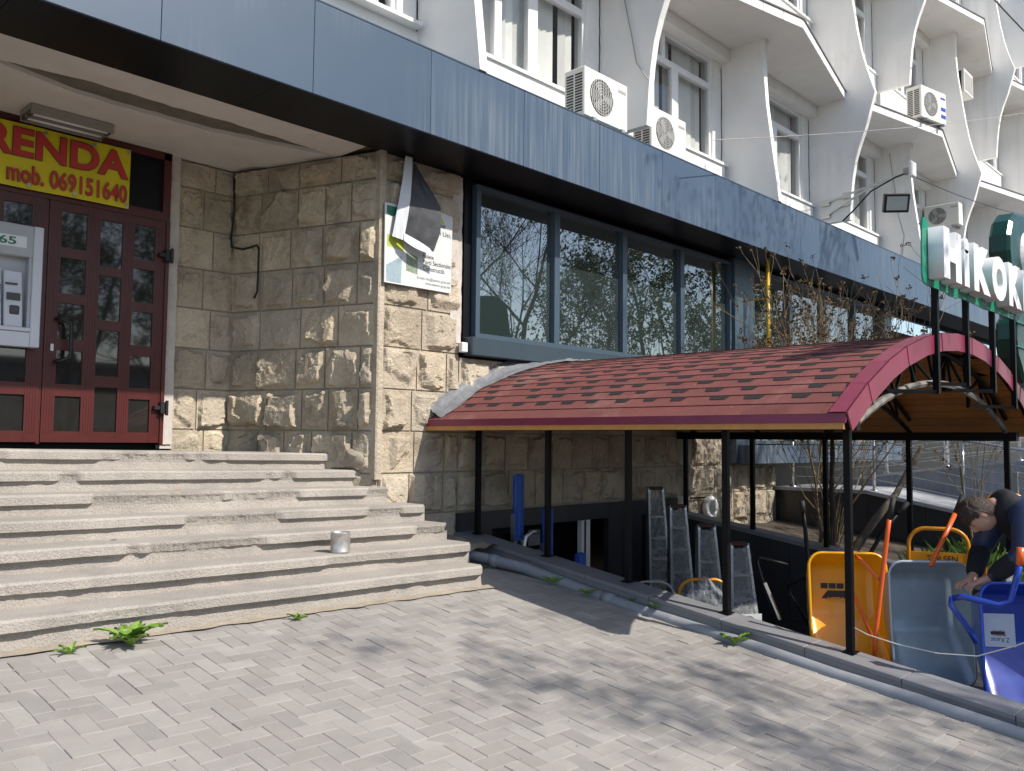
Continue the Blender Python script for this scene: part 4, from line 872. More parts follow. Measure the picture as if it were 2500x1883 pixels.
# far street scenery right of the building: paving, block
fs = tag(sheet([10.2, 17, 60, 400], [-.25, 3, 6.42], lambda x, y: -1.95+.03*y).build('side_pavement', 'ramp_tile'), kind='structure')
fs2 = tag(sheet([17, 60, 400], [6.42, 12, 400], lambda x, y: -1.75).build('far_pavement', 'asphalt'), kind='structure')
# ================================================================== things for sale under the canopy
def step_ladder(loc, h, lean, rot, label, sticker=False):
    t = thing('step_ladder', label, 'ladder', loc, 'aluminium ladders for sale under the canopy', (0, 0, rot)); w0, w1 = .175, .09
    for s in (-1, 1):
        MB().bar((s*w0, 0, 0), (s*w1, lean, h), .028, .05).build('rail', 'alu', t); MB().bar((s*w0, .10, 0), (s*w1, lean+.03, h-.02), .024, .04).build('rear_rail', 'alu', t)
    n = int(h/.25)
    for k in range(1, n):
        f = k*.25/h; ww = w0+(w1-w0)*f; MB().box(-ww, ww, lean*f-.04, lean*f+.03, k*.25-.012, k*.25+.012).build('tread', 'alu', t)
    MB().box(-w1-.012, w1+.012, lean-.035, lean+.05, h-.03, h+.012).build('top_cap', 'brown_plastic', t, bevel=.01)
    MB().grid(lambda a, b: ((w0+.01)*(1-b)*(2*a-1)+(w1+.01)*b*(2*a-1), lean*b-.05-.01*nz(a*7, b*9), .05+b*(h-.1)), 6, 14).build('plastic_wrap', 'plastic_wrap', t, smooth=True)
    if sticker:
        s_ = MB().box(-.15, .15, lean*.25-.075, lean*.25-.068, .1, .62).build('label_sheet', 'paper_white', t)
        for z in (.20, .36, .52): MB().lathe([(.075, 0), (.085, 0)], (0, lean*.25-.077, z), 20, 'y').build('printed_ring', 'print_grey', s_)
        lettering('lettering', 'alup', .1, .04, (-.05, lean*.25-.078, .34), 'print_grey', s_)
    return t
LZ = -2.9
step_ladder((8.85, 5.9, LZ), 2.35, .25, -.5, 'tallest wrapped aluminium step ladder in the row under the canopy')
step_ladder((8.60, 5.45, LZ+.17), 2.0, .22, -.55, 'second tallest wrapped step ladder, in front of the tallest')
step_ladder((8.45, 5.0, LZ+.34), 1.65, .2, -.6, 'third step ladder in the row, with brown top cap')
step_ladder((8.35, 4.55, LZ+.51), 1.33, .18, -.6, 'shortest step ladder with a white label sheet', True)
ACX = [((6.34, 5.95, -2.2), 1.85, 'wrapped aluminium ladder with blue top leaning by the kerb post'), ((6.52, 5.72, -2.3), 1.62, 'second blue-topped wrapped ladder beside the taller one'), ((6.66, 5.42, -2.35), 1.25, 'short bundle in blue and clear plastic behind the kerb')]
for p, h, lb in ACX:
    t = thing('wrapped_ladder', lb, 'ladder', p, 'ladders wrapped in blue film')
    MB().box(-.05, .05, -.03, .03, h*.66, h).grid(lambda a, b: (.06*math.cos(a*6.28)*(1+.2*nz(a*3, b*4)), .045*math.sin(a*6.28), h*(.68+.33*b)+.02*nz(a*4)), 10, 6).build('blue_film', 'blue_wrap', t)
    for s in (-1, 1): MB().bar((s*.055, .02, 0), (s*.05, .02, h*.8), .03, .045).build('rail', 'alu', t)
# curved silver tube by the ladders
tag(MB().tube([(6.26, 5.8, -2.3), (6.26, 5.8, -1.05), (6.29, 5.8, -.93), (6.36, 5.78, -.88), (6.42, 5.76, -.89)], .022, 10).build('bent_tube', 'alu', smooth=True), 'bent silver tube standing among the blue-wrapped ladders', 'tube')
tag(MB().box(6.75, 7.5, 6.0, 6.5, -2.9, -1.62).build('carton', 'print_grey', bevel=.01), 'dark carton standing in the basement doorway', 'box')
tag(MB().hexa([(7.25, 5.9, -2.2), (7.55, 5.9, -2.2), (7.55, 6.1, -2.2), (7.25, 6.1, -2.2)], [(7.36, 5.95, -1.58), (7.56, 5.95, -1.52), (7.56, 6.0, -1.52), (7.36, 6.0, -1.58)]).build('green_bag', 'print_green', bevel=.01), 'green bag on the basement floor near the door', 'bag')
# hand truck wrapped in film, and a folding chair frame
ht = thing('hand_truck', 'orange hand truck wrapped in crinkled clear film under the canopy', 'hand truck', (7.0, 4.25, -2.3), rot=(0, 0, -.75))
def hoop(w, h, r=.016, y=0, n=8):
    c = min(w/2, .14); p = [(-w/2, y, 0), (-w/2, y, h-c)]+[(-w/2+c-c*math.cos(k*math.pi/2/n), y, h-c+c*math.sin(k*math.pi/2/n)) for k in range(1, n+1)]
    p += [(w/2-c+c*math.sin(k*math.pi/2/n), y, h-c+c*math.cos(k*math.pi/2/n)) for k in range(0, n+1)]+[(w/2, y, 0)]; return MB().tube(p, r, 10)
hoop(.46, 1.06).build('frame', 'trolley', ht, smooth=True)
for z in (.25, .5, .72): MB().box(-.22, .22, -.012, .012, z, z+.04).build('cross_bar', 'trolley', ht)
MB().grid(lambda a, b: ((2*a-1)*(.21 if b < .6 else .21*math.cos((b-.6)/.4*1.45)), -.05-.03*math.sin(a*3.14)-.03*nz(a*6, b*8), .35+b*.75), 14, 18).build('film', 'plastic_wrap', ht)
MB().box(-.2, .2, -.02, .02, .4, .62).build('printed_carton', 'orange_paint', ht); MB().box(-.21, .21, -.06, .2, -.02, 0).build('toe_plate', 'trolley', ht)
for s in (-1, 1): MB().lathe([(.0, -.02), (.10, -.02), (.11, 0), (.10, .02), (0, .02)], (s*.26, .1, .10), 20, 'x').build('wheel', 'rubber', ht)
fc = thing('chair_frame', 'pale folding chair frame behind the kerb next to the hand truck', 'chair', (6.55, 4.5, -2.1), rot=(0, 0, -.75))
hoop(.40, .86, .011).build('back_frame', 'cable_grey', fc, smooth=True); hoop(.36, .42, .011, -.25).build('front_frame', 'cable_grey', fc, smooth=True); MB().box(-.18, .18, -.26, .02, .40, .42).build('seat', 'black_plastic', fc)
# ---- wheelbarrows: built standing on their noses, opening towards -y of the root, handles up
def tray(w, h, d, taper=.06, top_in=.10, cr=.10):
    def ring(ww, z0, z1, y, c):
        o = []
        for (cx_, cz_, a0) in ((ww/2-c, z1-c, 0), (-ww/2+c, z1-c, 90), (-ww/2+c, z0+c, 180), (ww/2-c, z0+c, 270)):
            for k in range(7): a = math.radians(a0+15*k); o.append((cx_+c*math.cos(a), y, cz_+c*math.sin(a)))
        return o
    R_ = [ring(w, 0, h, 0, cr), ring(w-taper*.4, h*.17, h-top_in*.35, d*.40, cr), ring(w-taper*.9, h*.40, h-top_in*.8, d*.92, cr*.8), ring(w-taper*1.2, h*.44, h-top_in, d, cr*.55), ring(w-taper*1.2-.10, h*.50, h-top_in-.06, d+.004, cr*.3)]
    m = MB(); n = 28
    for r_ in R_: m.v += r_
    for i in range(len(R_)-1):
        for j in range(n): m.f.append((i*n+j, i*n+(j+1) % n, (i+1)*n+(j+1) % n, (i+1)*n+j))
    m.f.append(tuple((len(R_)-1)*n+j for j in range(n))); rim = R_[0]+[R_[0][0]]
    return m, rim
def wheelbarrow(loc, rot, label, body, frame, w=.52, h=.80, d=.24, grips=None, hl=(.42, .42), gcol='rubber', bend=(.1, .1)):
    t = thing('wheelbarrow', label, 'wheelbarrow', loc, 'wheelbarrows displayed beside the kerb', rot)
    m, rim = tray(w, h, d); o = m.build('tray', body, t, smooth=True)
    MB().tube(rim, .011, 8, False).build('rim', body, o, smooth=True)
    for s, L, bd in ((-1, hl[0], bend[0]), (1, hl[1], bend[1])):
        if L <= 0: continue
        x = s*w*.36; P = [(s*.10, d+.05, -.10), (s*.17, d+.04, .12), (x, d+.035, .45), (x*1.1, d+.03, h-.05), (x*1.15+s*bd*.4, d+.0, h+L*.45), (x*1.2+s*bd, d-.02, h+L)]
        MB().tube(P[:-1]+[tuple(Vector(P[-2]).lerp(Vector(P[-1]), .62))], .016, 10).build('handle', frame, t, smooth=True)
        MB().tube([tuple(Vector(P[-2]).lerp(Vector(P[-1]), .60)), P[-1]], .021, 10).build('grip', gcol, t, smooth=True)
        MB().tube([(s*w*.40, d+.03, h*.78), (s*w*.62, d+.18, h*.70), (s*w*.60, d+.20, h*.62), (s*w*.36, d+.04, h*.30)], .013, 8).build('leg', frame, t, smooth=True)
    wh = MB().lathe([(.12, -.04), (.165, -.035), (.18, 0), (.165, .035), (.12, .04), (.10, .02), (.10, -.02), (.12, -.04)], (0, d+.05, -.02), 24, 'x').build('wheel', 'rubber', t, smooth=True)
    MB().lathe([(0, -.03), (.03, -.03), (.10, -.015), (.10, .015), (.03, .03), (0, .03)], (0, d+.05, -.02), 20, 'x').build('rim_disc', 'steel', wh)
    return t
def floor_at(x, y): return fz(y)-.02 if y < 1 else (fz(1)-.02)+(-1.66-(fz(1)-.02))*((y-1)/2.0)
yb_ = wheelbarrow((6.43, 2.66, -1.67), (-.12, 0, math.radians(-52)), 'yellow wheelbarrow standing on its nose beside the kerb post', 'yellow_paint', 'black_metal', w=.56, h=.86, hl=(.40, .40), bend=(.02, .30))
lettering('lettering', 'TOLSEN', .15, .035, (.06, .235, .525), 'yellow_paint', yb_, rot=(0, math.pi, 0), bold=.02); MB().prism([(-.14, .2365, .515), (.09, .2365, .515), (.09, .2365, .575), (-.09, .2365, .575)], (0, -.001, 0)).build('printed_label', 'print_dark', yb_)
for x in (-.04, .02, .08): MB().box(x-.10, x-.05, .2355, .237, .59, .63).build('printed_mark', 'print_dark', yb_)
o = lettering('lettering', 'TOLSEN', .34, .045, (-.268, .09, .16), 'print_dark', yb_, bold=.02, rot=(0, math.radians(-90), math.radians(-90)))
gb_ = wheelbarrow((6.55, 2.12, -1.69), (-.10, 0, math.radians(-50)), 'galvanised grey wheelbarrow standing between the yellow and blue ones', 'grey_paint', 'orange_paint', w=.56, h=.86, hl=(0, 0))
bpy.context.view_layer.update(); GBI = gb_.matrix_world.inverted()
for pts_, nm, r_, mt_ in (([(6.25, 2.43, -1.66), (6.25, 2.42, -1.36), (6.27, 2.33, -.62), (6.275, 2.315, -.50)], 'handle', .0165, 'orange_paint'), ([(6.274, 2.318, -.52), (6.288, 2.29, -.37)], 'grip', .0195, 'rubber'),
                         ([(6.607, 2.156, -.86), (6.93, 2.064, -.46)], 'handle', .017, 'orange_paint'), ([(6.90, 2.07, -.50), (6.99, 2.045, -.37)], 'grip', .0205, 'rubber'),
                         ([(6.21, 2.60, -.96), (6.22, 2.58, -1.007), (6.23, 2.43, -1.35)], 'leg', .0125, 'orange_paint'), ([(6.26, 2.55, -.80), (6.24, 2.50, -.825), (6.26, 2.41, -.93), (6.27, 2.38, -.95)], 'leg', .0125, 'orange_paint')):
    P_(MB().tube(pts_, r_, 10), nm, mt_, gb_, GBI, smooth=True)
bb_ = wheelbarrow((6.47, 1.50, -1.70), (-.08, 0, math.radians(-52)), 'blue wheelbarrow with orange grips at the right edge', 'blue_paint', 'blue_paint', w=.58, h=.80, hl=(0, .30), gcol='orange_paint', bend=(.02, .04))
st_ = MB().box(-.18, .02, .232, .236, .36, .58).build('label_sheet', 'paper_white', bb_)
lettering('lettering', 'TROPIKA', .09, .04, (-.04, .231, .47), 'print_red', st_, rot=(0, math.pi, 0), bold=.02); lettering('lettering', 'Z Kanat', .12, .03, (-.02, .231, .42), 'print_dark', st_, rot=(0, math.pi, 0)); MB().box(-.14, -.05, .2305, .2322, .44, .462).build('printed_mark', 'print_dark', st_)
bpy.context.view_layer.update(); BBI = bb_.matrix_world.inverted()
P_(MB().tube([(6.12, 1.86, -.99), (6.10, 1.80, -.97), (6.20, 1.62, -1.01), (6.24, 1.56, -.98), (6.23, 1.52, -.84), (6.24, 1.50, -.74)], .02, 10), 'loose_handle', 'blue_paint', bb_, BBI, smooth=True)
P_(MB().tube([(6.24, 1.50, -.75), (6.245, 1.495, -.64)], .024, 10), 'loose_grip', 'orange_paint', bb_, BBI, smooth=True)
P_(MB().tube([(6.12, 1.87, -.985), (6.09, 1.87, -1.03), (6.16, 1.80, -1.16), (6.22, 1.76, -1.27)], .018, 10), 'loose_leg', 'blue_paint', bb_, BBI, smooth=True)
# loose silver-wrapped stand left of the yellow wheelbarrow
ws = thing('wrapped_stand', 'black tube stand partly wrapped in film left of the yellow wheelbarrow', 'stand', (6.3, 3.2, -1.7)); WI = Matrix.Translation(-Vector((6.3, 3.2, -1.7)))
P_(MB().tube([(6.36, 3.12, -1.75), (6.30, 3.30, -1.06), (6.29, 3.34, -.93), (6.31, 3.33, -.89), (6.36, 3.12, -.93)], .014, 8), 'tube', 'black_metal', ws, WI, smooth=True); P_(MB().tube([(6.34, 3.18, -1.35), (6.305, 3.285, -1.08)], .017, 8), 'film', 'steel', ws, WI)
# ---- platform trolleys
def trolley(loc, rot, label, w=.46, h=.95, plate=True):
    t = thing('platform_trolley', label, 'trolley', loc, 'yellow trolleys standing behind the wheelbarrows', rot)
    hoop(w, h, .017).build('handle', 'trolley', t, smooth=True)
    if plate:
        p = MB().box(-w/2, w/2, -.012, .012, h-.42, h-.20).build('plate', 'trolley', t); lettering('lettering', 'TOLSEN', w*.52, .05, (-w*.2, -.014, h-.275), 'print_dark', p, bold=.02)
    MB().box(-w/2-.02, w/2+.02, -.02, .75, -.04, .0).build('platform', 'trolley', t, bevel=.01)
    for x in (-w*.4, w*.4):
        for y in (.08, .65): MB().lathe([(0, -.02), (.05, -.02), (.055, 0), (.05, .02), (0, .02)], (x, y, -.09), 16, 'x').build('wheel', 'rubber', t)
    return t
trolley((7.92, 2.52, -1.66), (0, 0, math.radians(-68)), 'orange platform trolley with TOLSEN plate behind the grey wheelbarrow')
trolley((8.14, 2.05, -1.62), (0, 0, math.radians(-62)), 'tall yellow trolley hoop half hidden behind the stooping person', w=.34, h=1.22, plate=False)
# film hanging off the rear trolley, string across the wheelbarrows
tag(MB().grid(lambda a, b: (7.35+.10*a+.02*nz(a*5, b*6), 1.86-.04*a+.03*nz(a*4, b*7, 2), -1.6+b*.80), 6, 16).build('plastic_film', 'plastic_wrap', smooth=True), 'clear plastic film hanging behind the stooping person', 'film')
tag(MB().tube([(6.06, 2.50, -1.26), (6.07, 2.40, -1.30), (6.08, 2.2, -1.335), (6.08, 1.95, -1.35), (6.09, 1.72, -1.33), (6.10, 1.5, -1.23), (6.12, 1.3, -1.12)], .004, 5).build('string', 'string'), 'white string tied from the canopy post past the wheelbarrows', 'string')
# ================================================================== stooping person
def skin(name, J, E, mt, par=None, sub=2):
    """J: name -> (x,y,z,r); E: edges; grown with a Skin modifier and subdivided into one mesh"""
    names = list(J); m = bpy.data.meshes.new(name); m.from_pydata([J[n][:3] for n in names], [(names.index(a), names.index(b)) for a, b in E], [])
    o = bpy.data.objects.new(name, m); COL.objects.link(o); md = o.modifiers.new('skin', 'SKIN'); md.use_smooth_shade = True
    for i, n in enumerate(names):
        r = J[n][3]; m.skin_vertices[0].data[i].radius = r if isinstance(r, tuple) else (r, r)
    m.skin_vertices[0].data[0].use_root = True
    s_ = o.modifiers.new('sub', 'SUBSURF'); s_.levels = s_.render_levels = sub
    bpy.context.view_layer.update(); dg_ = bpy.context.evaluated_depsgraph_get(); nm = bpy.data.meshes.new_from_object(o.evaluated_get(dg_)); bpy.data.objects.remove(o)
    nm.materials.clear(); q = obj(name, nm, mt, par, True); return q
# person frame: X = forward (image left), Y = person's left, Z = up; origin on the floor
pr = thing('person', 'person in a dark blue jacket stooping over the blue wheelbarrow', 'person', (6.99, 1.33, -1.72), rot=(0, 0, math.radians(132)))
Jb = {'hip': (0, 0, .92, .14), 'waist': (.10, 0, 1.06, .13), 'chest': (.30, 0, 1.24, .15), 'upch': (.42, 0, 1.31, .12), 'neck': (.52, 0, 1.325, .058), 'skull0': (.60, 0, 1.29, .075),
      'shl': (.42, .17, 1.27, .062), 'ell': (.50, .25, 1.01, .046), 'wrl': (.66, .12, .83, .032), 'pal': (.71, .09, .80, (.036, .022)),
      'shr': (.42, -.17, 1.27, .062), 'elr': (.52, -.24, 1.01, .046), 'wrr': (.68, -.05, .82, .032), 'par': (.73, -.02, .79, (.036, .022)),
      'hil': (-.02, .10, .86, .10), 'knl': (.03, .11, .48, .066), 'anl': (-.03, .11, .09, .045), 'tol': (.12, .12, .04, .04),
      'hir': (-.02, -.10, .86, .10), 'knr': (.05, -.11, .48, .066), 'anr': (0, -.11, .09, .045), 'tor': (.15, -.12, .04, .04)}
Eb = [('hip', 'waist'), ('waist', 'chest'), ('chest', 'upch'), ('upch', 'neck'), ('neck', 'skull0'), ('upch', 'shl'), ('shl', 'ell'), ('ell', 'wrl'), ('wrl', 'pal'), ('upch', 'shr'), ('shr', 'elr'), ('elr', 'wrr'), ('wrr', 'par'),
      ('hip', 'hil'), ('hil', 'knl'), ('knl', 'anl'), ('anl', 'tol'), ('hip', 'hir'), ('hir', 'knr'), ('knr', 'anr'), ('anr', 'tor')]
for s, p in (('l', (.71, .09, .80)), ('r', (.73, -.02, .79))):      # five fingers rooted in each palm, curled
    for k, (oy, ln) in enumerate(((-.028, .062), (-.009, .072), (.010, .068), (.027, .052))):
        a, b, c_ = 'f%s%da' % (s, k), 'f%s%db' % (s, k), 'f%s%dc' % (s, k)
        Jb[a] = (p[0]+.035, p[1]+oy, p[2]-.004, .0095); Jb[b] = (p[0]+.035+ln*.5, p[1]+oy*1.1, p[2]-.022, .0085); Jb[c_] = (p[0]+.035+ln*.62, p[1]+oy*1.05, p[2]-.055, .007)
        Eb += [('pa'+s, a), (a, b), (b, c_)]
    sg_ = -1 if s == 'l' else 1
    Jb['t%sa' % s] = (p[0]+.0, p[1]+sg_*.035, p[2]-.01, .011); Jb['t%sb' % s] = (p[0]+.04, p[1]+sg_*.045, p[2]-.03, .009); Eb += [('pa'+s, 't%sa' % s), ('t%sa' % s, 't%sb' % s)]
body = skin('body', Jb, Eb, 'skin', pr)
# head sculpted as a displaced sphere: brow, nose, chin, tilted face-down
def head_pt(a, b, grow=0.):
    th, ph = a*2*math.pi, b*math.pi; x, y, z = math.cos(th)*math.sin(ph), math.sin(th)*math.sin(ph), -math.cos(ph)
    rx_, ry_, rz_ = .098+grow, .076+grow, .118+grow
    X, Y, Z = x*rx_, y*ry_, z*rz_
    if z < -.1: X += .012*max(0, x)*(-z); Y *= 1-.22*(-z)**1.5
    f = max(0, x)
    nose = math.exp(-((y*.076/.014)**2)-((z*.118+.012)/.024)**2)*f; X += .024*nose
    X -= .008*math.exp(-((abs(y)*.076-.030)/.013)**2-((z*.118-.012)/.012)**2)*f        # eye sockets
    X += .008*math.exp(-((y*.076/.022)**2)-((z*.118+.062)/.009)**2)*f-.004*math.exp(-((y*.076/.024)**2)-((z*.118+.05)/.004)**2)*f  # lips
    X += .010*math.exp(-((y*.076/.02)**2)-((z*.118+.098)/.015)**2)*f
    return X, Y, Z
hd = MB().grid(lambda a, b: head_pt(a, b), 40, 30).build('head', 'skin', pr, smooth=True); hd.location = (.655, 0, 1.245); hd.rotation_euler = (0, math.radians(70), math.radians(-14))
def hair_pt(a, b):
    X, Y, Z = head_pt(a, b, .014); n_ = Vector((X, Y, Z)).normalized(); w = .007*nz(X*60, Y*60, Z*22)+.005*nz(X*130, Y*130, Z*60); return (X+n_.x*w-.008, Y+n_.y*w, Z+n_.z*w+.006)
hr = MB(); base = MB().grid(hair_pt, 60, 44)
keep = []
for f in base.f:
    c_ = sum((Vector(base.v[i]) for i in f), Vector())/4
    line = .038+.012*nz(c_.y*40, c_.z*30) if c_.x > .03 else (-.02 if c_.x > -.02 else -.075)
    if abs(c_.y) > .055 and c_.x > -.03: line = max(line, .012)
    if c_.z > line: keep.append(f)
hr.v = base.v; hr.f = keep; hr = hr.build('hair', 'hair', hd, smooth=True)
for s in (-1, 1):
    MB().grid(lambda a, b: (-.012+.018*math.cos(a*6.28)*math.sin(b*3.14), s*(.074+.012*math.sin(b*3.14)*(.6+.4*math.sin(a*6.28))), .0+.032*math.cos(b*3.14)), 12, 8).build('ear', 'skin', hd, smooth=True)
    MB().lathe([(0, .008), (.006, .005), (.008, 0), (.006, -.005), (0, -.008)], (.080, s*.030, .010), 10).build('eye', 'print_dark', hd)
Jj = {k: Jb[k] for k in ('hip', 'waist', 'chest', 'upch', 'shl', 'ell', 'wrl', 'shr', 'elr', 'wrr')}
gr = {'hip': .175, 'waist': .17, 'chest': .195, 'upch': .175, 'shl': .11, 'ell': .075, 'wrl': .052, 'shr': .11, 'elr': .075, 'wrr': .052}
Jj = {k: (*v[:3], gr[k]) for k, v in Jj.items()}; Ej = [e for e in Eb if e[0] in Jj and e[1] in Jj]
jk = skin('jacket', Jj, Ej, 'jacket', pr)
sl = skin('sleeve', {k: (*Jj[k][:3], Jj[k][3]+.006) for k in ('ell', 'wrl')}, [('ell', 'wrl')], 'hoodie', pr); sr = skin('sleeve', {k: (*Jj[k][:3], Jj[k][3]+.006) for k in ('elr', 'wrr')}, [('elr', 'wrr')], 'hoodie', pr)
hood = MB().grid(lambda a, b: (.46+.05*b+.035*math.sin(b*5)+.012*nz(a*5, b*5), .115*math.cos(a*3.4-.1)*(1-.15*b)+.01*nz(a*6, b*4, 3), 1.30+.10*math.sin(a*3.4-.1)*(1+.25*b)-.05*b+.012*nz(a*7, b*6, 7)), 20, 10).build('hood', 'hoodie', pr, smooth=True)
front = skin('hoodie_front', {'a': (.20, -.03, 1.05, .14), 'b': (.36, -.02, 1.17, .135), 'c': (.49, 0, 1.31, .14), 'd': (.57, 0, 1.35, .13)}, [('a', 'b'), ('b', 'c'), ('c', 'd')], 'hoodie', pr)
Jt = {'hip': (0, 0, .90, .165), 'hil': (-.02, .10, .84, .12), 'knl': (.03, .11, .48, .088), 'anl': (-.03, .11, .12, .07), 'hir': (-.02, -.10, .84, .12), 'knr': (.05, -.11, .48, .088), 'anr': (0, -.11, .12, .07)}
skin('trousers', Jt, [('hip', 'hil'), ('hil', 'knl'), ('knl', 'anl'), ('hip', 'hir'), ('hir', 'knr'), ('knr', 'anr')], 'trousers', pr)
for y, x in ((.11, -.03), (-.11, 0)): skin('shoe', {'a': (x-.03, y, .05, .05), 'b': (x+.08, y, .045, .048), 'c': (x+.17, y, .035, .035)}, [('a', 'b'), ('b', 'c')], 'rubber', pr, 1)
# ================================================================== plants
def grow(m, p, d, ln, r, lv, rs, spread, upb, tips, minr=.004, seg=3, kids=(2, 4)):
    pts = [Vector(p)]; d = Vector(d).normalized(); rr = [r]
    for k in range(seg):
        d = (d+Vector((rs.gauss(0, .13), rs.gauss(0, .13), rs.gauss(0, .10)+upb))).normalized(); pts.append(pts[-1]+d*ln/seg); rr.append(max(minr*.7, r*(1-.45*(k+1)/seg)))
    m.tube(pts, rr, 7 if r > .06 else (5 if r > .015 else 3), False)
    if lv == 0: tips.append((pts[-1], d)); return
    for q in range(rs.randint(*kids)):
        t = rs.uniform(.35, 1.); i = min(seg-1, int(t*seg)); b = pts[i].lerp(pts[i+1], t*seg-i)
        a = Vector((rs.gauss(0, 1), rs.gauss(0, 1), rs.gauss(0, .7))).normalized(); nd = (d+a*spread).normalized()
        grow(m, b, nd, ln*rs.uniform(.55, .8), max(minr, r*(1-.45*t)*rs.uniform(.5, .72)), lv-1, rs, spread, upb, tips, minr, seg, kids)
    grow(m, pts[-1], d, ln*.75, max(minr, rr[-1]*.9), lv-1, rs, spread, upb, tips, minr, seg, kids)
def leaves(tips, n, size, rs, sc):
    m = MB()
    for p, d in tips:
        for q in range(n):
            c_ = p+Vector((rs.gauss(0, sc), rs.gauss(0, sc), rs.gauss(0, sc))); a = Vector((rs.gauss(0, 1), rs.gauss(0, 1), rs.gauss(0, 1))).normalized(); b = a.cross(Vector((rs.gauss(0, 1), rs.gauss(0, 1), rs.gauss(0, 1)))).normalized(); s_ = size*rs.uniform(.6, 1.3)
            m.add([c_-a*s_, c_+b*s_*.45, c_+a*s_, c_-b*s_*.45], [(0, 1, 2, 3)])
    return m
def make_tree(seed, label, loc, h, lean, nleaf, lsize, lmat, lv=5, kids=(2, 3), spread=.75):
    rs = random.Random(seed); t = thing('street_tree', label, 'tree', loc, 'street trees along the kerb behind the viewer'); m = MB(); tips = []
    grow(m, (0, 0, 0), lean, h*.42, h*.018, lv, rs, spread, .05, tips, .006, 4, kids)
    m.build('trunk', 'bark', t, fix=False); leaves(tips, nleaf, lsize, rs, .13).build('crown', lmat, t, fix=False); return t
def gz0(x, y): return gz(x, y)-.02
# street trees behind the viewer: they throw the dappled shade and show in the shop windows
t1 = make_tree(3, 'tall street tree whose leafy shadow falls on the blue fascia', (10.3, -3.6, gz0(6, -3)), 12.3, (.0, .03, 1), 16, .05, 'leaf')
t2 = make_tree(8, 'street tree whose leafy shadow dapples the paving', (8.3, -9.2, gz0(6, -5)), 9.4, (-.03, .02, 1), 24, .05, 'leaf')
t3 = make_tree(27, 'bare street tree mirrored in the first shop window panes', (18.5, -4.2, gz0(6, -5)), 9.5, (-.05, .0, 1), 2, .03, 'leaf', 6)
t4 = make_tree(15, 'olive leafed street tree mirrored in the third shop window pane', (26.5, -5.2, gz0(6, -5)), 10, (.03, 0, 1), 16, .09, 'leaf_olive', 5)
for src, p, r_, s_, lb in ((t2, (9.6, -10.2), 2.6, 1, 'second leafy street tree shading the lower right paving'), (t3, (21.5, -8.0), 1.2, 1.15, 'large bare tree farther across the street, mirrored in the windows'), (t4, (32.0, -6.5), 3.9, 1, 'olive leafed tree mirrored in the right-hand shop windows'),
                           (t4, (15.0, -16), .9, 1.1, 'olive leafed tree on the far side of the street'), (t3, (5.5, -13), 4.4, 1, 'bare tree on the far side of the street mirrored in the red door')):
    c_ = copy_tree(src); c_.location = (p[0], p[1], gz0(6, -5)); c_.rotation_euler.z = r_; c_.scale = (s_, s_, s_); c_['label'] = lb
# unseen low building added opposite, sized to darken what the lower door panes mirror
fbd = thing('added_opposite_building', 'long low unseen building added across the street to darken the lower door panes', 'building', (15, -38, -1.9))
MB().box(-45, 55, -8, 0, 0, 6.0).build('wall', 'far_wall', fbd); MB().box(-45.5, 55.5, -8.5, .5, 6.0, 6.4).build('roof', 'flashing_dark', fbd)
for k in range(24):
    for z in (.9, 3.6): MB().box(-43+4*k, -41+4*k, 0, .05, z, z+1.6).build('window', 'far_glass', fbd)
# shrub with dried flower heads growing out of the planting bed
def shrub(label, base, stems, seed, hs, fl=True, lv=3, dirs=None):
    rs = random.Random(seed); t = thing('dried_shrub', label, 'shrub', base, 'dried shrubs in the planting bed'); m = MB(); tips = []
    for k in range(stems):
        d = dirs[k] if dirs else (rs.gauss(0, .35), rs.gauss(0, .3), 1)
        grow(m, (rs.gauss(0, .05), rs.gauss(0, .05), 0), d, hs*rs.uniform(.85, 1.1), (.017 if dirs else .012), lv, rs, .62, .10, tips, .0035, 4, (2, 3))
    m.build('branches', 'twig_pale', t, fix=False)
    if fl:
        f = MB()
        for p, d in tips:
            if rs.random() < .75:
                for q in range(9):
                    c_ = p+Vector((rs.gauss(0, .022), rs.gauss(0, .022), rs.gauss(0, .018))); a = Vector((rs.gauss(0, 1), rs.gauss(0, 1), rs.gauss(0, 1))).normalized()*.02; b = a.cross(Vector((rs.gauss(0, 1), rs.gauss(0, 1), 1))).normalized()*.014; f.add([c_-a, c_+b, c_+a, c_-b], [(0, 1, 2, 3)])
        tag(f.build('flower_heads', 'dry_flower', t, fix=False), kind='stuff')
    return t
shrub('dried shrub with brown flower heads rising behind the canopy ridge', (10.75, 4.75, -1.35), 5, 21, 1.35, True, 4, [(-.22, 0, 1), (.05, .1, 1), (.20, -.05, 1), (.38, .05, 1), (.0, -.1, 1)])
shrub('second dried shrub with brown heads, right of the tallest one', (12.3, 5.3, -1.30), 3, 33, 1.3, True, 4, [(-.12, .0, 1), (.1, .05, 1), (.30, -.1, 1)])
shrub('low dried shrub seen through the sign posts', (12.2, 3.4, -1.45), 2, 44, 1.15, True, 3, [(-.05, .0, 1), (.15, .05, 1)])
lg = thing('leaning_trunk', 'thick dark branch leaning across the planting bed under the canopy', 'branch', (10.35, 4.2, -1.4))
MB().tube([(-.1, .1, 0), (.35, 0, .38), (.75, -.05, .62), (1.15, -.05, .78), (1.55, -.05, 1.05), (2.1, 0, 1.22), (2.5, .05, 1.42)], [.055, .05, .045, .04, .034, .026, .016], 8, True).build('limb', 'bark', lg, smooth=True)
MB().tube([(1.55, -.05, 1.05), (1.8, -.1, 1.3), (2.2, -.1, 1.55)], [.026, .02, .012], 6).build('limb', 'bark', lg, smooth=True)
sp = thing('cut_trunk', 'pale cut-off trunk with thin shoots behind the yellow wheelbarrow', 'trunk', (10.25, 4.45, -1.38))
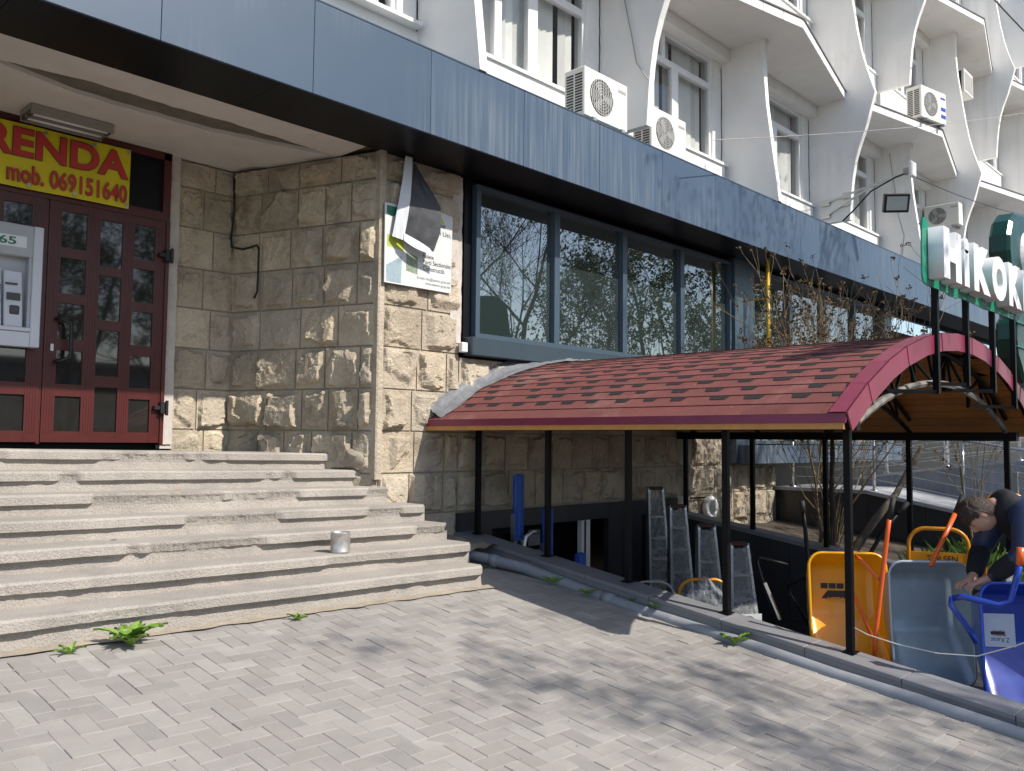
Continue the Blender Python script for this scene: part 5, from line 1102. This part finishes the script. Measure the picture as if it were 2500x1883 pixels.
MB().tube([(0, 0, 0), (-.03, 0, .3), (.02, 0, .55), (-.02, 0, .80), (.03, 0, 1.25), (.0, 0, 1.7)], [.05, .045, .04, .035, .03, .02], 8).build('trunk', 'bark', sp, smooth=True)
m = MB(); rs = random.Random(2)
for k in range(46):
    a = rs.uniform(0, 6.28); l_ = rs.uniform(.35, .75); p0 = Vector((.05*math.cos(a), .05*math.sin(a), rs.uniform(0, .3))); m.tube([p0, p0+Vector((.10*math.cos(a), .10*math.sin(a), l_*.6)), p0+Vector((.2*math.cos(a), .2*math.sin(a), l_))], [.005, .004, .002], 3, False)
m.build('shoots', 'twig_pale', sp, fix=False)
gs = MB(); rs = random.Random(4)
for k in range(900):
    x, y = rs.uniform(10.2, 12.3), rs.uniform(1.6, 3.7); z = -1.32+.10*(y-5); l_ = rs.uniform(.12, .34); a = rs.uniform(0, 6.28); dx, dy = math.cos(a)*l_*.5, math.sin(a)*l_*.5
    gs.add([(x-.006, y, z), (x+.006, y, z), (x+dx*.5+.004, y+dy*.5, z+l_*.7), (x+dx, y+dy, z+l_*.95)], [(0, 1, 2, 3)])
tag(gs.build('grass', 'weed', fix=False), 'tufts of green grass in the planting bed behind the trolley', 'grass', kind='stuff')
# broad-leaved weeds in the joints
def weed(loc, n, ln, seed, label, wd=.3, flat_=.5):
    rs = random.Random(seed); t = thing('weed', label, 'weed', loc, 'weeds growing in the paving joints')
    for k in range(n):
        a = k*2*math.pi/n+rs.gauss(0, .2); l_ = ln*rs.uniform(.7, 1.15); el = rs.uniform(.35, 1.15)*(1-flat_)+.45; ca, sa = math.cos(a), math.sin(a); m = MB(); N = 9
        for i in range(N+1):
            s_ = i/N; rr = l_*s_*math.cos(el*(1-.6*s_)); z = l_*math.sin(el)*s_*(1.25-.65*s_)+.004; w = l_*wd*math.sin(min(1, s_*1.08+.06)*math.pi)**.7*(.75+.45*(i % 2))*.5
            for q in (-1, 0, 1): m.v.append((ca*rr-sa*w*q, sa*rr+ca*w*q, z-(.012 if q == 0 else 0)))
        for i in range(N):
            for q in range(2): b = i*3+q; m.f.append((b, b+1, b+4, b+3))
        m.build('leaf', 'weed', t, fix=False)
    return t
weed((2.12, 4.97, gz(2.1, 4.97)+.002), 16, .19, 1, 'largest jagged dandelion at the foot of the steps', .40, .15)
weed((1.80, 4.98, gz(1.8, 4.98)+.002), 6, .09, 2, 'small weed left of the dandelion below the steps', .25, .4)
weed((3.22, 4.99, gz(3.2, 4.99)+.002), 7, .075, 3, 'tiny weed under the lowest step near its middle', .3, .2)
weed((5.72, 3.22, gz(5.72, 3.22)+.01), 11, .13, 4, 'bright green rosette weed beside the grey pipe', .34, .45)
weed((5.70, 4.93, gz(5.7, 4.9)+.03), 7, .09, 5, 'shaded weed beside the pipe nearest the steps', .3, .5)
weed((5.68, 4.55, gz(5.7, 4.5)+.03), 7, .10, 6, 'drooping shaded weed beside the pipe in the canopy shadow', .28, .6)
weed((5.84, 4.2, gz(5.84, 4.2)+.05), 6, .07, 7, 'small weed between pipe and kerb wall', .3, .3)
weed((5.84, 3.98, gz(5.84, 4.0)+.05), 6, .07, 8, 'weed at the kerb wall where the shade ends', .3, .3)
# dirt and small debris along the foot of the steps
m = MB().grid(lambda a, b: (.2+4.95*a, 5.13-.07*b*(1+.6*nz(a*30)), gz(.2+4.95*a, 5.1)+.006+.012*(1-b)*(1+nz(a*40, b*3))), 160, 3); tag(m.build('sand_fillet', 'mortar', pavement), kind=None)
m = MB(); rs = random.Random(9)
for k in range(260):
    x, y = rs.uniform(1.2, 5.6), rs.uniform(1.5, 5.1); s_ = rs.uniform(.002, .007); z = gz(x, y)+.002; m.add([(x-s_, y, z), (x, y-s_, z), (x+s_, y, z), (x, y+s_, z), (x, y, z+s_)], [(0, 1, 4), (1, 2, 4), (2, 3, 4), (3, 0, 4)])
tag(m.build('grit', 'joint_sand', pavement, fix=False), kind='stuff')
# lift everything so that the paving under the viewer lies near zero
for o in list(bpy.data.objects):
    if o.parent is None and o.type in ('MESH', 'EMPTY'): o.location.z += EYE
